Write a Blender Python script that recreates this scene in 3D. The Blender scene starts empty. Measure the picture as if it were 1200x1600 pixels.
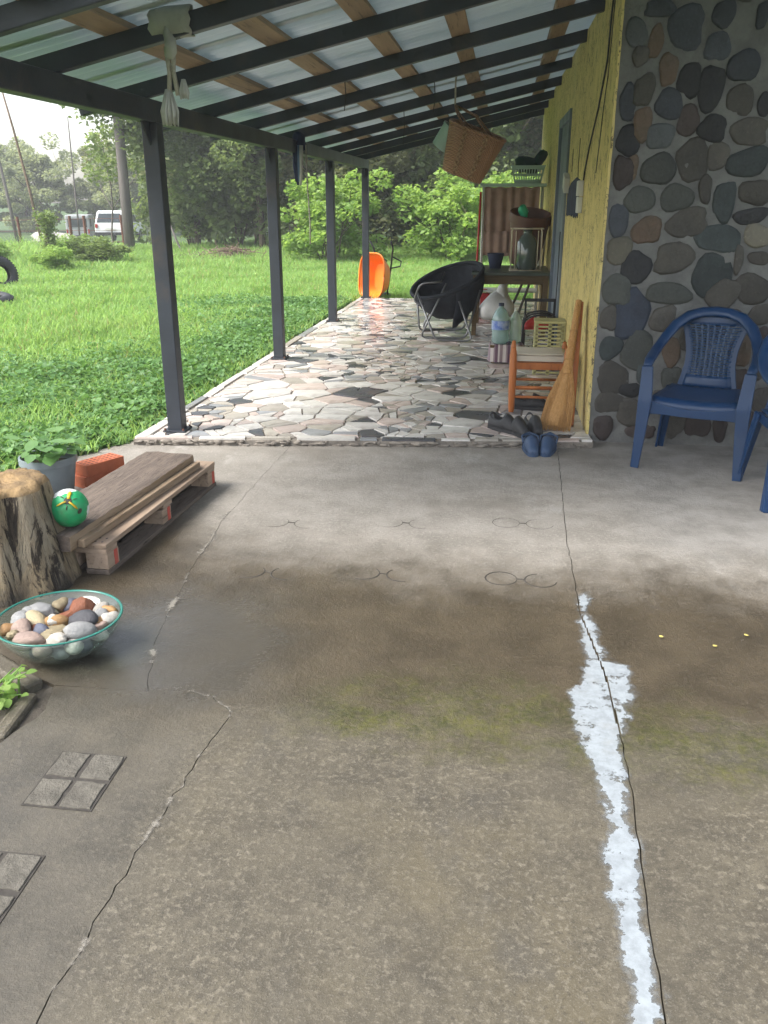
import bpy, bmesh, math, random
import numpy as np
from mathutils import Vector, Matrix, Euler
R = math.radians
rng = random.Random(7)
scene = bpy.context.scene
col = scene.collection

# ------------------------------------------------------------------ camera, sky, sun, exposure
cd = bpy.data.cameras.new('camera')
cam = bpy.data.objects.new('camera', cd); col.objects.link(cam)
cam.location = (0, 0, 1.5)
cam.rotation_euler = (R(90 - 20.05), 0, R(7.67))
cd.sensor_fit = 'VERTICAL'; cd.sensor_height = 36; cd.lens = 1340 / 1600 * 36
cd.clip_start = 0.05; cd.clip_end = 1000
scene.camera = cam

SUN_EL, SUN_AZ = 50, -118         # a veiled sun high on the left, a little behind (azimuth from +Y, negative = left)
world = bpy.data.worlds.new('World'); scene.world = world; world.use_nodes = True
wn = world.node_tree.nodes; wl = world.node_tree.links; wn.clear()
sky = wn.new('ShaderNodeTexSky'); sky.sky_type = 'NISHITA'; sky.sun_disc = False
sky.sun_elevation = R(SUN_EL); sky.sun_rotation = R(SUN_AZ); sky.dust_density = 2.5; sky.ozone_density = 0.6; sky.air_density = 1.2
hs = wn.new('ShaderNodeHueSaturation'); hs.inputs['Saturation'].default_value = 0.48; hs.inputs['Value'].default_value = 1.0
bg = wn.new('ShaderNodeBackground'); bg.inputs['Strength'].default_value = 0.15
wo = wn.new('ShaderNodeOutputWorld')
wl.new(sky.outputs[0], hs.inputs['Color']); wl.new(hs.outputs[0], bg.inputs[0]); wl.new(bg.outputs[0], wo.inputs[0])
sd = bpy.data.lights.new('sun', 'SUN'); sd.energy = 2.5; sd.angle = R(30); sd.color = (1.0, 0.97, 0.92)
sun = bpy.data.objects.new('sun', sd); col.objects.link(sun)
_d = Vector((math.sin(R(SUN_AZ)) * math.cos(R(SUN_EL)), math.cos(R(SUN_AZ)) * math.cos(R(SUN_EL)), math.sin(R(SUN_EL))))
sun.rotation_euler = _d.to_track_quat('Z', 'Y').to_euler()
scene.view_settings.view_transform = 'Standard'; scene.view_settings.look = 'None'
scene.view_settings.exposure = 1.45; scene.view_settings.gamma = 1
scene.cycles.max_bounces = 5; scene.cycles.diffuse_bounces = 3; scene.cycles.glossy_bounces = 3; scene.cycles.transmission_bounces = 4; scene.cycles.volume_bounces = 0
scene.cycles.transparent_max_bounces = 8; scene.cycles.caustics_reflective = False; scene.cycles.caustics_refractive = False
scene.cycles.use_adaptive_sampling = True; scene.cycles.adaptive_threshold = .025
scene.cycles.use_denoising = True

# ------------------------------------------------------------------ node helper
class NT:
    def __init__(s, name):
        s.mat = bpy.data.materials.new(name); s.mat.use_nodes = True
        s.t = s.mat.node_tree; s.t.nodes.clear()
        s.out = s.t.nodes.new('ShaderNodeOutputMaterial')
        s.tc = s.t.nodes.new('ShaderNodeTexCoord')
        s.P = s.tc.outputs['Object']
    def n(s, typ, ins=None, **kw):
        nd = s.t.nodes.new(typ)
        for k, v in kw.items(): setattr(nd, k, v)
        for k, v in (ins or {}).items(): s.set(nd.inputs[k], v)
        return nd
    def set(s, sock, v):
        if hasattr(v, 'is_linked') or isinstance(v, bpy.types.NodeSocket): s.t.links.new(v, sock)
        else:
            if sock.type == 'RGBA' and len(v) == 3: v = (*v, 1)
            sock.default_value = v
    def math(s, op, a, b=0.0, c=0.0):
        nd = s.n('ShaderNodeMath', operation=op)
        s.set(nd.inputs[0], a); s.set(nd.inputs[1], b); s.set(nd.inputs[2], c); return nd.outputs[0]
    def noise(s, scale, detail=4, rough=.55, vec=None, dist=0):
        nd = s.n('ShaderNodeTexNoise', {'Scale': scale, 'Detail': detail, 'Roughness': rough, 'Distortion': dist})
        s.set(nd.inputs['Vector'], vec if vec is not None else s.P); return nd.outputs[0]
    def scaled(s, v, vec=None):
        nd = s.n('ShaderNodeVectorMath', operation='MULTIPLY'); s.set(nd.inputs[0], vec if vec is not None else s.P); nd.inputs[1].default_value = v
        return nd.outputs[0]
    def ss(s, x, a, b, lo=0., hi=1.):
        nd = s.n('ShaderNodeMapRange', interpolation_type='SMOOTHSTEP')
        s.set(nd.inputs[0], x); nd.inputs[1].default_value = a; nd.inputs[2].default_value = b
        nd.inputs[3].default_value = lo; nd.inputs[4].default_value = hi; return nd.outputs[0]
    def mix(s, f, a, b, mode='MIX'):
        nd = s.n('ShaderNodeMix', data_type='RGBA', blend_type=mode)
        s.set(nd.inputs[0], f); s.set(nd.inputs[6], a); s.set(nd.inputs[7], b); return nd.outputs[2]
    def lerp(s, f, a, b):
        nd = s.n('ShaderNodeMix', data_type='FLOAT')
        s.set(nd.inputs[0], f); s.set(nd.inputs[2], a); s.set(nd.inputs[3], b); return nd.outputs[0]
    def sep(s, v=None):
        nd = s.n('ShaderNodeSeparateXYZ'); s.set(nd.inputs[0], v if v is not None else s.P); return nd.outputs
    def bump(s, h, strength=.3, dist=.01, normal=None):
        nd = s.n('ShaderNodeBump', {'Strength': strength, 'Distance': dist}); s.set(nd.inputs['Height'], h)
        if normal is not None: s.set(nd.inputs['Normal'], normal)
        return nd.outputs[0]
    def pbr(s, color, rough=.6, metal=0., normal=None, spec=.5, trans=0., ior=1.45, alpha=None, sheen=0.):
        nd = s.n('ShaderNodeBsdfPrincipled')
        s.set(nd.inputs['Base Color'], color); s.set(nd.inputs['Roughness'], rough); s.set(nd.inputs['Metallic'], metal)
        s.set(nd.inputs['Specular IOR Level'], spec); s.set(nd.inputs['IOR'], ior)
        s.set(nd.inputs['Transmission Weight'], trans)
        if sheen: nd.inputs['Sheen Weight'].default_value = sheen
        if normal is not None: s.set(nd.inputs['Normal'], normal)
        if alpha is not None: s.set(nd.inputs['Alpha'], alpha)
        return nd.outputs[0]
    def done(s, sh): s.t.links.new(sh, s.out.inputs[0]); return s.mat

def pm(name, c1, c2=None, scale=6, rough=.6, bump=0., bscale=None, metal=0., objvar=0., spec=.5, stretch=None, dirt=None, detail=5, bdist=.01, rvar=.1):
    s = NT(name)
    v = s.scaled(stretch) if stretch else s.P
    if c2 is None: c2 = tuple(x * .78 for x in c1)
    n1 = s.noise(scale, detail, .6, v)
    c = s.mix(s.ss(n1, .32, .68), c1, c2)
    if dirt:
        c = s.mix(s.ss(s.noise(scale * .35 + 1.3, 5, .65), .52, .72, 0, dirt[1]), c, dirt[0])
    if objvar:
        oi = s.n('ShaderNodeObjectInfo').outputs['Random']
        f = s.math('MULTIPLY_ADD', oi, objvar * 2, 1 - objvar)
        hv = s.n('ShaderNodeHueSaturation', {'Value': f, 'Color': c}); c = hv.outputs[0]
    rr = s.math('MULTIPLY_ADD', n1, rvar * 2, rough - rvar)
    nb = s.bump(s.noise(bscale or scale * 4, 5, .6, v), bump, bdist) if bump else None
    return s.done(s.pbr(c, rr, metal, nb, spec))

def leafmat(name, c1, c2, c3=None, transl=.45, rough=.45, spec=.4, straw=False):
    s = NT(name)
    r = s.n('ShaderNodeNewGeometry').outputs['Random Per Island']
    c = s.mix(r, c1, c2)
    if c3: c = s.mix(s.ss(s.noise(.9, 2), .48, .66), c, c3)
    if straw: c = s.mix(s.ss(r, .93, .95), c, (.34, .28, .12)); c = s.mix(s.ss(s.noise(.35, 4, .6), .52, .68, 0, .35), c, (.27, .32, .12))
    p = s.pbr(c, rough, 0, None, spec * .6)
    tcol = s.mix(.45, c, (c2[0] * 1.6, c2[1] * 1.6, c2[2] * .8))
    t = s.n('ShaderNodeBsdfTranslucent', {'Color': tcol}).outputs[0]
    m = s.n('ShaderNodeMixShader', {0: transl, 1: p, 2: t}).outputs[0]
    return s.done(m)

def glassmat(name, tint, rough=.05, mixv=.75):
    s = NT(name)
    g = s.pbr(tint, rough, 0, None, .5, 0)
    tr = s.n('ShaderNodeBsdfTransparent', {'Color': tint}).outputs[0]
    gl = s.n('ShaderNodeBsdfGlossy', {'Color': (1, 1, 1, 1), 'Roughness': rough}).outputs[0]
    fc = s.n('ShaderNodeLayerWeight', {'Blend': .5}).outputs['Facing']; fr = s.math('MULTIPLY_ADD', s.math('POWER', fc, 4.0), .55, .04)
    base = s.n('ShaderNodeMixShader', {0: 1 - mixv, 1: tr, 2: g}).outputs[0]
    return s.done(s.n('ShaderNodeMixShader', {0: fr, 1: base, 2: gl}).outputs[0])

# ------------------------------------------------------------------ mesh helper
def rotm(r): return Euler(r, 'XYZ').to_matrix() if not isinstance(r, Matrix) else r
class B:
    def __init__(s): s.v = []; s.f = []; s.m = []
    def add(s, vs, fs, mi=0):
        o = len(s.v); s.v += [tuple(p) for p in vs]; s.f += [tuple(i + o for i in f) for f in fs]; s.m += [mi] * len(fs); return s
    def box(s, c, size, rot=(0, 0, 0), mi=0, taper=(1, 1)):
        m = rotm(rot); c = Vector(c); x, y, z = (k / 2 for k in size)
        vs = []
        for dz in (-1, 1):
            tx, ty = taper if dz > 0 else (1, 1)
            for dx, dy in ((-1, -1), (1, -1), (1, 1), (-1, 1)):
                vs.append(c + m @ Vector((dx * x * tx, dy * y * ty, dz * z)))
        return s.add(vs, [(3, 2, 1, 0), (4, 5, 6, 7), (0, 1, 5, 4), (1, 2, 6, 5), (2, 3, 7, 6), (3, 0, 4, 7)], mi)
    def tube(s, pts, r, n=8, mi=0, cap=True, flat=None):
        pts = [Vector(p) for p in pts]; k = len(pts)
        rs = r if isinstance(r, (list, tuple)) else [r] * k
        vs = []; up = Vector((0, 0, 1)); prev = None
        for i, p in enumerate(pts):
            d = (pts[min(i + 1, k - 1)] - pts[max(i - 1, 0)])
            if d.length < 1e-9: d = Vector((0, 0, 1))
            d.normalize()
            if prev is None:
                a = d.cross(up if abs(d.z) < .95 else Vector((1, 0, 0))).normalized()
            else:
                a = (prev - d * prev.dot(d)); a = a.normalized() if a.length > 1e-6 else d.orthogonal().normalized()
            prev = a; b = d.cross(a)
            for j in range(n):
                t = 2 * math.pi * j / n
                vs.append(p + (a * math.cos(t) + b * math.sin(t) * (flat or 1)) * rs[i])
        fs = [(i * n + j, i * n + (j + 1) % n, (i + 1) * n + (j + 1) % n, (i + 1) * n + j) for i in range(k - 1) for j in range(n)]
        if cap: fs += [tuple(range(n - 1, -1, -1)), tuple((k - 1) * n + j for j in range(n))]
        return s.add(vs, fs, mi)
    def lathe(s, prof, c=(0, 0, 0), n=24, mi=0, rot=None, close=False, wob=None):
        c = Vector(c); m = rotm(rot) if rot is not None else None; vs = []
        for i, (r, z) in enumerate(prof):
            for j in range(n):
                t = 2 * math.pi * j / n; rr = r * (wob(t, i) if wob else 1)
                p = Vector((rr * math.cos(t), rr * math.sin(t), z)); vs.append(c + (m @ p if m else p))
        k = len(prof)
        fs = [(i * n + j, i * n + (j + 1) % n, (i + 1) * n + (j + 1) % n, (i + 1) * n + j) for i in range(k - 1) for j in range(n)]
        if close: fs += [tuple(range(n - 1, -1, -1)), tuple((k - 1) * n + j for j in range(n))]
        return s.add(vs, fs, mi)
    def prism(s, poly, z0, z1, mi=0, top=None):
        n = len(poly); t = top or poly
        vs = [(x, y, z0) for x, y in poly] + [(x, y, z1) for x, y in t]
        return s.add(vs, [tuple(range(n - 1, -1, -1)), tuple(range(n, 2 * n))] + [(i, (i + 1) % n, n + (i + 1) % n, n + i) for i in range(n)], mi)
    def ribbon(s, pts, wid, thick, mi=0, wdir=None):
        # flat band along pts; wid per point or scalar, wdir = direction of its width per point
        pts = [Vector(p) for p in pts]; k = len(pts); vs = []
        for i, p in enumerate(pts):
            d = (pts[min(i + 1, k - 1)] - pts[max(i - 1, 0)]).normalized()
            w = wdir[i] if isinstance(wdir, list) else wdir
            w = Vector(w); w = (w - d * w.dot(d)).normalized(); nrm = d.cross(w)
            ww = (wid[i] if isinstance(wid, (list, tuple)) else wid) / 2; th = thick / 2
            for a, b in ((-1, -1), (1, -1), (1, 1), (-1, 1)): vs.append(p + w * ww * a + nrm * th * b)
        fs = [(i * 4 + j, i * 4 + (j + 1) % 4, (i + 1) * 4 + (j + 1) % 4, (i + 1) * 4 + j) for i in range(k - 1) for j in range(4)]
        fs += [(3, 2, 1, 0), tuple((k - 1) * 4 + j for j in range(4))]
        return s.add(vs, fs, mi)
    def blob(s, c, size, seed=0, n=10, rings=6, rot=(0, 0, 0), amp=.15, mi=0):
        q = random.Random(seed); m = rotm(rot); c = Vector(c)
        ph = [(q.uniform(-2, 2), q.uniform(-2, 2), q.uniform(-2, 2), q.uniform(0, 6)) for _ in range(4)]
        def pt(u):
            k = 1 + amp * sum(math.sin(a * u.x * 1.6 + b * u.y * 1.6 + e * u.z * 1.6 + f) for a, b, e, f in ph) / 2
            return c + m @ Vector((u.x * size[0] * k, u.y * size[1] * k, u.z * size[2] * k))
        vs = [pt(Vector((0, 0, -1)))]
        for i in range(1, rings):
            a = -math.pi / 2 + math.pi * i / rings
            for j in range(n):
                t = 2 * math.pi * (j + .5 * (i % 2)) / n
                vs.append(pt(Vector((math.cos(a) * math.cos(t), math.cos(a) * math.sin(t), math.sin(a)))))
        vs.append(pt(Vector((0, 0, 1)))); L = len(vs) - 1
        fs = [(0, 1 + (j + 1) % n, 1 + j) for j in range(n)]
        for i in range(rings - 2):
            for j in range(n):
                a = 1 + i * n + j; b = 1 + i * n + (j + 1) % n; fs.append((a, b, b + n, a + n))
        fs += [(L, 1 + (rings - 2) * n + j, 1 + (rings - 2) * n + (j + 1) % n) for j in range(n)]
        return s.add(vs, fs, mi)
    def mesh(s, name):
        me = bpy.data.meshes.new(name); me.from_pydata(s.v, [], s.f)
        if any(s.m): me.polygons.foreach_set('material_index', s.m)
        me.update(); return me
    def build(s, name, mats, parent=None, smooth=None, bevel=0, world=False, loc=None, rot=None, subd=0, solid=0):
        me = s.mesh(name)
        return place(name, me, mats, parent, smooth, bevel, world, loc, rot, subd, solid)

def place(name, me, mats, parent=None, smooth=None, bevel=0, world=False, loc=None, rot=None, subd=0, solid=0):
    for m in (mats if isinstance(mats, (list, tuple)) else [mats]): me.materials.append(m)
    if smooth is not None:
        me.polygons.foreach_set('use_smooth', [True] * len(me.polygons))
        if smooth < 179: me.set_sharp_from_angle(angle=R(smooth))
    o = bpy.data.objects.new(name, me); col.objects.link(o)
    if parent is not None:
        o.parent = parent
        if world: o.location = -parent.location
    if loc is not None: o.location = loc
    if rot is not None: o.rotation_euler = rot
    if solid:
        m = o.modifiers.new('solid', 'SOLIDIFY'); m.thickness = solid; m.offset = 0
    if bevel:
        m = o.modifiers.new('bevel', 'BEVEL'); m.width = bevel; m.segments = 2; m.limit_method = 'ANGLE'; m.angle_limit = R(40)
    if subd:
        m = o.modifiers.new('subd', 'SUBSURF'); m.levels = subd; m.render_levels = subd
    return o

def tag(o, label=None, cat=None, group=None, kind=None):
    if label: o['label'] = label
    if cat: o['category'] = cat
    if group: o['group'] = group
    if kind: o['kind'] = kind
    return o
def thing(name, label, cat, loc=(0, 0, 0), rotz=0, group=None):
    o = bpy.data.objects.new(name, None); col.objects.link(o); o.location = loc; o.rotation_euler = (0, 0, rotz)
    o.empty_display_size = .1
    return tag(o, label, cat, group)
def dup(root, loc, rotz, label=None, scale=None):
    def cp(o, par):
        c = o.copy(); col.objects.link(c); c.parent = par
        for ch in list(o.children): cp(ch, c)
        return c
    kids = list(root.children); r = root.copy(); col.objects.link(r)
    for k in kids: cp(k, r)
    r.location = loc; r.rotation_euler = (0, 0, rotz)
    if scale: r.scale = scale
    if label: r['label'] = label
    return r
def npmesh(name, verts, faces):
    # faces (N,k) all alike
    me = bpy.data.meshes.new(name); nv, nf, k = len(verts), len(faces), faces.shape[1]
    me.vertices.add(nv); me.vertices.foreach_set('co', np.ascontiguousarray(verts, dtype=np.float32).ravel())
    me.loops.add(nf * k); me.loops.foreach_set('vertex_index', np.ascontiguousarray(faces, dtype=np.int32).ravel())
    me.polygons.add(nf); me.polygons.foreach_set('loop_start', np.arange(0, nf * k, k, dtype=np.int32))
    me.update(calc_edges=True); return me

# ------------------------------------------------------------------ materials
def concrete_mat():
    s = NT('concrete'); x, y, z = s.sep()
    big = s.noise(1.1, 4, .6); med = s.noise(5, 5, .62); fine = s.noise(60, 4, .7); grit = s.noise(230, 2, .6)
    wob = s.math('MULTIPLY_ADD', s.math('SUBTRACT', s.noise(2.2, 4, .6), .5), .6, s.math('MULTIPLY_ADD', s.math('SUBTRACT', s.noise(7.5, 6, .75), .5), .5, y))
    edge = s.math('MULTIPLY_ADD', s.ss(x, -1.3, -.5), .10, s.math('MULTIPLY_ADD', s.ss(x, -1.2, -1.7), -.55, wob))
    wet = s.ss(edge, 3.98, 3.12)                       # 1 in front of the drip line
    front = s.ss(wob, 2.55, 1.95)                      # 1 in the foreground, only damp
    dry = s.mix(s.ss(med, .3, .7), (.275, .252, .22), (.20, .182, .156))
    dry = s.mix(s.ss(fine, .5, .68, 0, .5), dry, (.37, .34, .30))
    dry = s.mix(s.ss(s.noise(95, 4, .7), .54, .68, 0, .55), dry, (.13, .115, .095))
    dry = s.mix(s.ss(big, .5, .7, 0, .75), dry, (.15, .13, .105))
    dry = s.mix(s.ss(s.noise(3.3, 6, .7, s.scaled((1, .4, 1))), .58, .7, 0, .45), dry, (.40, .38, .35))
    wetc = s.mix(s.ss(med, .3, .7), (.070, .055, .035), (.042, .033, .021))
    wetc = s.mix(s.ss(fine, .5, .66, 0, .55), wetc, (.09, .073, .05))
    wetc = s.mix(s.ss(grit, .55, .66, 0, .5), wetc, (.04, .03, .02))
    mid = s.noise(24, 5, .7)
    fr = s.mix(s.ss(med, .3, .7), (.078, .067, .047), (.05, .043, .031))
    spk = s.ss(s.noise(1.9, 4, .65), .35, .65, .7, 1.7)
    fr = s.mix(s.math('MULTIPLY', s.ss(mid, .42, .66), s.math('MULTIPLY', spk, .5)), fr, (.10, .086, .061))
    fr = s.mix(s.ss(big, .45, .65, 0, .5), fr, (.102, .083, .047))
    fr = s.mix(s.ss(s.noise(1.7, 5, .7, s.scaled((1, .6, 1))), .5, .66, 0, .6), fr, (.052, .048, .042))
    fr = s.mix(s.ss(s.noise(3.1, 6, .75), .52, .68, 0, .55), fr, (.125, .107, .073))
    fr = s.mix(s.math('MULTIPLY', s.ss(fine, .5, .66), s.math('MULTIPLY', spk, .42)), fr, (.175, .153, .115))
    fr = s.mix(s.math('MULTIPLY', s.ss(s.noise(85, 4, .7), .52, .66), s.math('MULTIPLY', spk, .55)), fr, (.045, .038, .028))
    fr = s.mix(s.ss(grit, .58, .68, 0, .35), fr, (.22, .20, .165))
    fr = s.mix(s.ss(s.noise(9, 6, .75), .55, .70, 0, .6), fr, (.06, .05, .036))
    lf = s.ss(x, -.72, -.92)
    fr = s.mix(s.math('MULTIPLY', lf, .55), fr, s.mix(s.ss(med, .35, .65), (.072, .064, .052), (.045, .041, .034)))
    c = s.mix(wet, dry, s.mix(front, wetc, fr))
    # right-hand bay keeps a lighter, rougher face
    rb = s.math('MULTIPLY', s.ss(x, .5, .9), s.ss(wob, 3.5, 3.9))
    c = s.mix(s.math('MULTIPLY', rb, .6), c, s.mix(s.ss(med, .35, .65), (.27, .256, .236), (.19, .18, .165)))
    # yellowish algae at the drip line
    mo = s.math('MULTIPLY', s.math('MULTIPLY', s.ss(wob, 1.98, 2.2), s.ss(wob, 2.55, 2.3)), s.ss(s.noise(5.5, 6, .75, s.scaled((.6, 1, 1))), .34, .60))
    mo = s.math('MULTIPLY', mo, s.ss(x, -.75, -.35))
    c = s.mix(s.math('MULTIPLY', mo, s.ss(s.noise(38, 5, .7), .38, .6, .35, .95)), c, s.mix(s.ss(s.noise(7, 6, .75), .42, .66), s.mix(s.ss(fine, .4, .6), (.026, .03, .008), (.055, .055, .014)), (.082, .078, .02)))
    # pool left by the glass bowl
    dx = s.math('SUBTRACT', x, -1.12); dy = s.math('SUBTRACT', y, 2.62)
    dd = s.math('SQRT', s.math('ADD', s.math('MULTIPLY', dx, dx), s.math('MULTIPLY', dy, dy)))
    dd = s.math('MULTIPLY_ADD', s.math('SUBTRACT', s.noise(4, 3), .5), .5, dd)
    pool = s.ss(dd, .62, .22)
    c = s.mix(s.math('MULTIPLY', pool, .7), c, (.055, .05, .042))
    rough = s.lerp(wet, .9, s.lerp(front, .42, .66))
    rough = s.lerp(pool, rough, .2)
    rough = s.math('MULTIPLY_ADD', s.math('SUBTRACT', fine, .5), .25, rough)
    h0 = s.math('ADD', s.math('MULTIPLY', fine, .5), s.math('ADD', s.math('MULTIPLY', med, 1.2), s.math('MULTIPLY', grit, .22)))
    h = s.math('MULTIPLY', h0, s.math('MULTIPLY', s.lerp(pool, 1., .25), s.lerp(front, 1., .55)))
    nb = s.bump(h, .6, .012)
    return s.done(s.pbr(c, rough, 0, nb, .5))

def tile_mat(name, c1, c2, rough=.20):
    s = NT(name)
    oi = s.n('ShaderNodeNewGeometry').outputs['Random Per Island']; ob = s.n('ShaderNodeObjectInfo').outputs['Random']
    r = s.math('FRACT', s.math('ADD', oi, ob))
    c = s.mix(r, c1, c2)
    c = s.mix(s.ss(s.noise(9, 6, .7), .4, .65, 0, .45), c, tuple(k * .62 for k in c1))
    c = s.mix(s.ss(s.noise(2.1, 5, .7), .5, .7, 0, .4), c, (.20, .16, .125))
    rr = s.math('MULTIPLY_ADD', s.noise(6, 4, .6), .28, rough - .14)
    nb = s.bump(s.noise(22, 4, .6), .12, .006)
    return s.done(s.pbr(c, rr, 0, nb, .5))

def yellow_mat():
    s = NT('yellow_paint'); x, y, z = s.sep()
    streak = s.noise(9, 5, .65, s.scaled((1, 1, .22)))
    c = s.mix(s.ss(streak, .3, .7), (.66, .53, .20), (.56, .44, .16))
    c = s.mix(s.ss(s.noise(1.6, 4, .6), .5, .7, 0, .6), c, (.60, .51, .22))
    f1 = s.noise(17, 3, .5, s.scaled((1, .8, .55)), 1.6)
    chip = s.math('MULTIPLY', s.ss(s.math('ABSOLUTE', s.math('SUBTRACT', f1, .5)), .02, .008), s.ss(s.noise(3.7, 3), .44, .52))
    chip2 = s.ss(s.noise(15, 5, .75, s.scaled((1, 1.3, .6))), .585, .605)
    k = s.math('MAXIMUM', chip, chip2)
    c = s.mix(s.math('MULTIPLY', k, .85), c, (.09, .07, .04))
    low = s.math('MULTIPLY', s.ss(z, .45, .05), s.ss(s.noise(6, 5, .7), .42, .62))
    c = s.mix(s.math('MULTIPLY', low, .7), c, (.42, .36, .24))
    h = s.math('SUBTRACT', s.math('MULTIPLY', streak, .8), s.math('MULTIPLY', k, .8))
    return s.done(s.pbr(c, .62, 0, s.bump(h, .5, .012), .4))

def stone_mat(name, c1, c2):
    s = NT(name)
    ob = s.n('ShaderNodeObjectInfo').outputs['Random']
    v = s.n('ShaderNodeVectorMath', operation='ADD'); s.set(v.inputs[0], s.P); cmb = s.n('ShaderNodeCombineXYZ', {0: s.math('MULTIPLY', ob, 40), 1: ob, 2: ob})
    s.set(v.inputs[1], cmb.outputs[0]); v = v.outputs[0]
    c = s.mix(s.ss(s.noise(7, 6, .65, v), .3, .7), c1, c2)
    c = s.mix(s.ss(s.noise(60, 3, .6, v), .55, .75, 0, .35), c, tuple(min(1, k * 1.7) for k in c1))
    hv = s.n('ShaderNodeHueSaturation', {'Value': s.math('MULTIPLY_ADD', ob, .5, .75), 'Color': c})
    return s.done(s.pbr(hv.outputs[0], .66, 0, s.bump(s.noise(24, 6, .7, v), .75, .012), .35))

def wood_mat(name, c1, c2, c3, axis=0, sc=1., rough=.75, objvar=.12):
    s = NT(name); st = [14, 14, 14]; st[axis] = .9
    v = s.scaled(tuple(k * sc for k in st))
    ob = s.n('ShaderNodeObjectInfo').outputs['Random']
    va = s.n('ShaderNodeVectorMath', operation='ADD'); s.set(va.inputs[0], v)
    cmb = s.n('ShaderNodeCombineXYZ', {0: s.math('MULTIPLY', ob, 31), 1: s.math('MULTIPLY', ob, 17), 2: ob}); s.set(va.inputs[1], cmb.outputs[0]); v = va.outputs[0]
    g = s.noise(1.6, 6, .65, v, .6); g2 = s.noise(5.5, 4, .6, v)
    c = s.mix(s.ss(g, .3, .7), c1, c2)
    c = s.mix(s.ss(g2, .55, .72, 0, .8), c, c3)
    hv = s.n('ShaderNodeHueSaturation', {'Value': s.math('MULTIPLY_ADD', ob, objvar * 2, 1 - objvar), 'Color': c})
    h = s.math('SUBTRACT', g, s.math('MULTIPLY', s.ss(g2, .55, .72), .7))
    return s.done(s.pbr(hv.outputs[0], rough, 0, s.bump(h, .6, .006), .3))

def roof_mat():
    s = NT('galvanised_sheet')
    n1 = s.noise(2.2, 5, .6); n2 = s.noise(9, 4, .6, s.scaled((.3, 1, 1)))
    ob = s.n('ShaderNodeObjectInfo').outputs['Random']
    c = s.mix(n1, (.60, .66, .69), (.50, .56, .59))
    c = s.mix(s.ss(n2, .55, .75, 0, .5), c, (.75, .77, .74))
    hv = s.n('ShaderNodeHueSaturation', {'Value': s.math('MULTIPLY_ADD', ob, .3, .85), 'Color': c})
    sh = s.pbr(hv.outputs[0], s.math('MULTIPLY_ADD', n1, .2, .32), .2, None, .5)
    tl = s.n('ShaderNodeBsdfTranslucent', {'Color': (.62, .72, .76, 1)}).outputs[0]
    return s.done(s.n('ShaderNodeMixShader', {0: .22, 1: sh, 2: tl}).outputs[0])

def weave_mat(name, c1, c2, sx=70, sz=90):
    s = NT(name); x, y, z = s.sep()
    a = s.math('SINE', s.math('MULTIPLY', s.math('ADD', x, y), sx)); b = s.math('SINE', s.math('MULTIPLY', z, sz))
    w = s.math('MULTIPLY', a, b)
    c = s.mix(s.ss(w, -.5, .6), c2, c1); c = s.mix(s.ss(s.noise(6, 5, .6), .4, .7, 0, .5), c, tuple(k * .6 for k in c1))
    return s.done(s.pbr(c, .6, 0, s.bump(w, .8, .004), .35))

def stripe_mat(name, c1, c2, f=60):
    s = NT(name); x, y, z = s.sep()
    a = s.math('SINE', s.math('MULTIPLY', x, f)); c = s.mix(s.ss(a, -.15, .15), c1, c2)
    c = s.mix(s.ss(s.math('SINE', s.math('MULTIPLY', x, f * .5)), .7, .8), c, (.12, .07, .10))
    return s.done(s.pbr(c, .9, 0, s.bump(s.noise(90, 3), .2, .003), .2))

def paint_strip_mat():
    s = NT('white_paint_flakes'); x, y, z = s.sep()
    e = s.n('ShaderNodeAttribute', attribute_name='edge').outputs['Fac']
    n = s.noise(26, 6, .72); n2 = s.noise(90, 4, .6); n0 = s.noise(7, 4, .6)
    k = s.math('ADD', s.math('MULTIPLY_ADD', s.math('SUBTRACT', n, .5), .9, e), s.math('MULTIPLY_ADD', s.math('SUBTRACT', n0, .5), 1.1, s.math('MULTIPLY', s.math('SUBTRACT', n2, .5), .12)))
    a = s.math('MULTIPLY_ADD', s.ss(k, .575, .60), .62, s.math('MULTIPLY', s.ss(k, .36, .60), .28))
    a = s.math('MULTIPLY', a, s.ss(s.noise(11, 6, .75), .64, .56, .2, 1.))
    c = s.mix(s.ss(n, .35, .7), (.30, .33, .35), (.21, .23, .245))
    c = s.mix(s.ss(s.noise(4, 5, .7), .5, .7, 0, .5), c, (.20, .19, .17))
    return s.done(s.pbr(c, .45, 0, None, .5, alpha=a))

def stump_mat():
    s = NT('barkless_trunk'); v = s.scaled((9, 9, 1.1)); v2 = s.scaled((5, 5, 1.6))
    a = s.noise(1.7, 7, .7, v, .8); b = s.noise(1.0, 5, .65, v2, .5); d = s.noise(40, 4, .7, s.scaled((1, 1, .15)))
    c = s.mix(s.ss(a, .32, .66), (.30, .235, .145), (.155, .12, .08))
    c = s.mix(s.ss(b, .5, .62, 0, .85), c, (.22, .19, .14))
    c = s.mix(s.ss(s.noise(1.3, 7, .75, v, 1.2), .53, .60), c, (.025, .02, .016))
    c = s.mix(s.ss(d, .5, .7, 0, .5), c, (.08, .06, .04))
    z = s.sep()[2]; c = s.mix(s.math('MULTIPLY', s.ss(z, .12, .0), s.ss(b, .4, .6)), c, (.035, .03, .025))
    h = s.math('ADD', a, s.math('MULTIPLY', d, .4)); return s.done(s.pbr(c, .9, 0, s.bump(h, 1.0, .02), .25))
M = {}
M['concrete'] = concrete_mat()
M['joint'] = pm('joint_dirt', (.07, .06, .047), (.045, .038, .03), 20, .95, .5, 60)
M['imprint'] = pm('imprint_shadow', (.05, .044, .037), (.032, .028, .024), 30, .9)
M['stamp'] = pm('stamped_block', (.11, .10, .082), (.072, .065, .053), 18, .85, .7, 70, dirt=((.05, .045, .034), .8))
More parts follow.
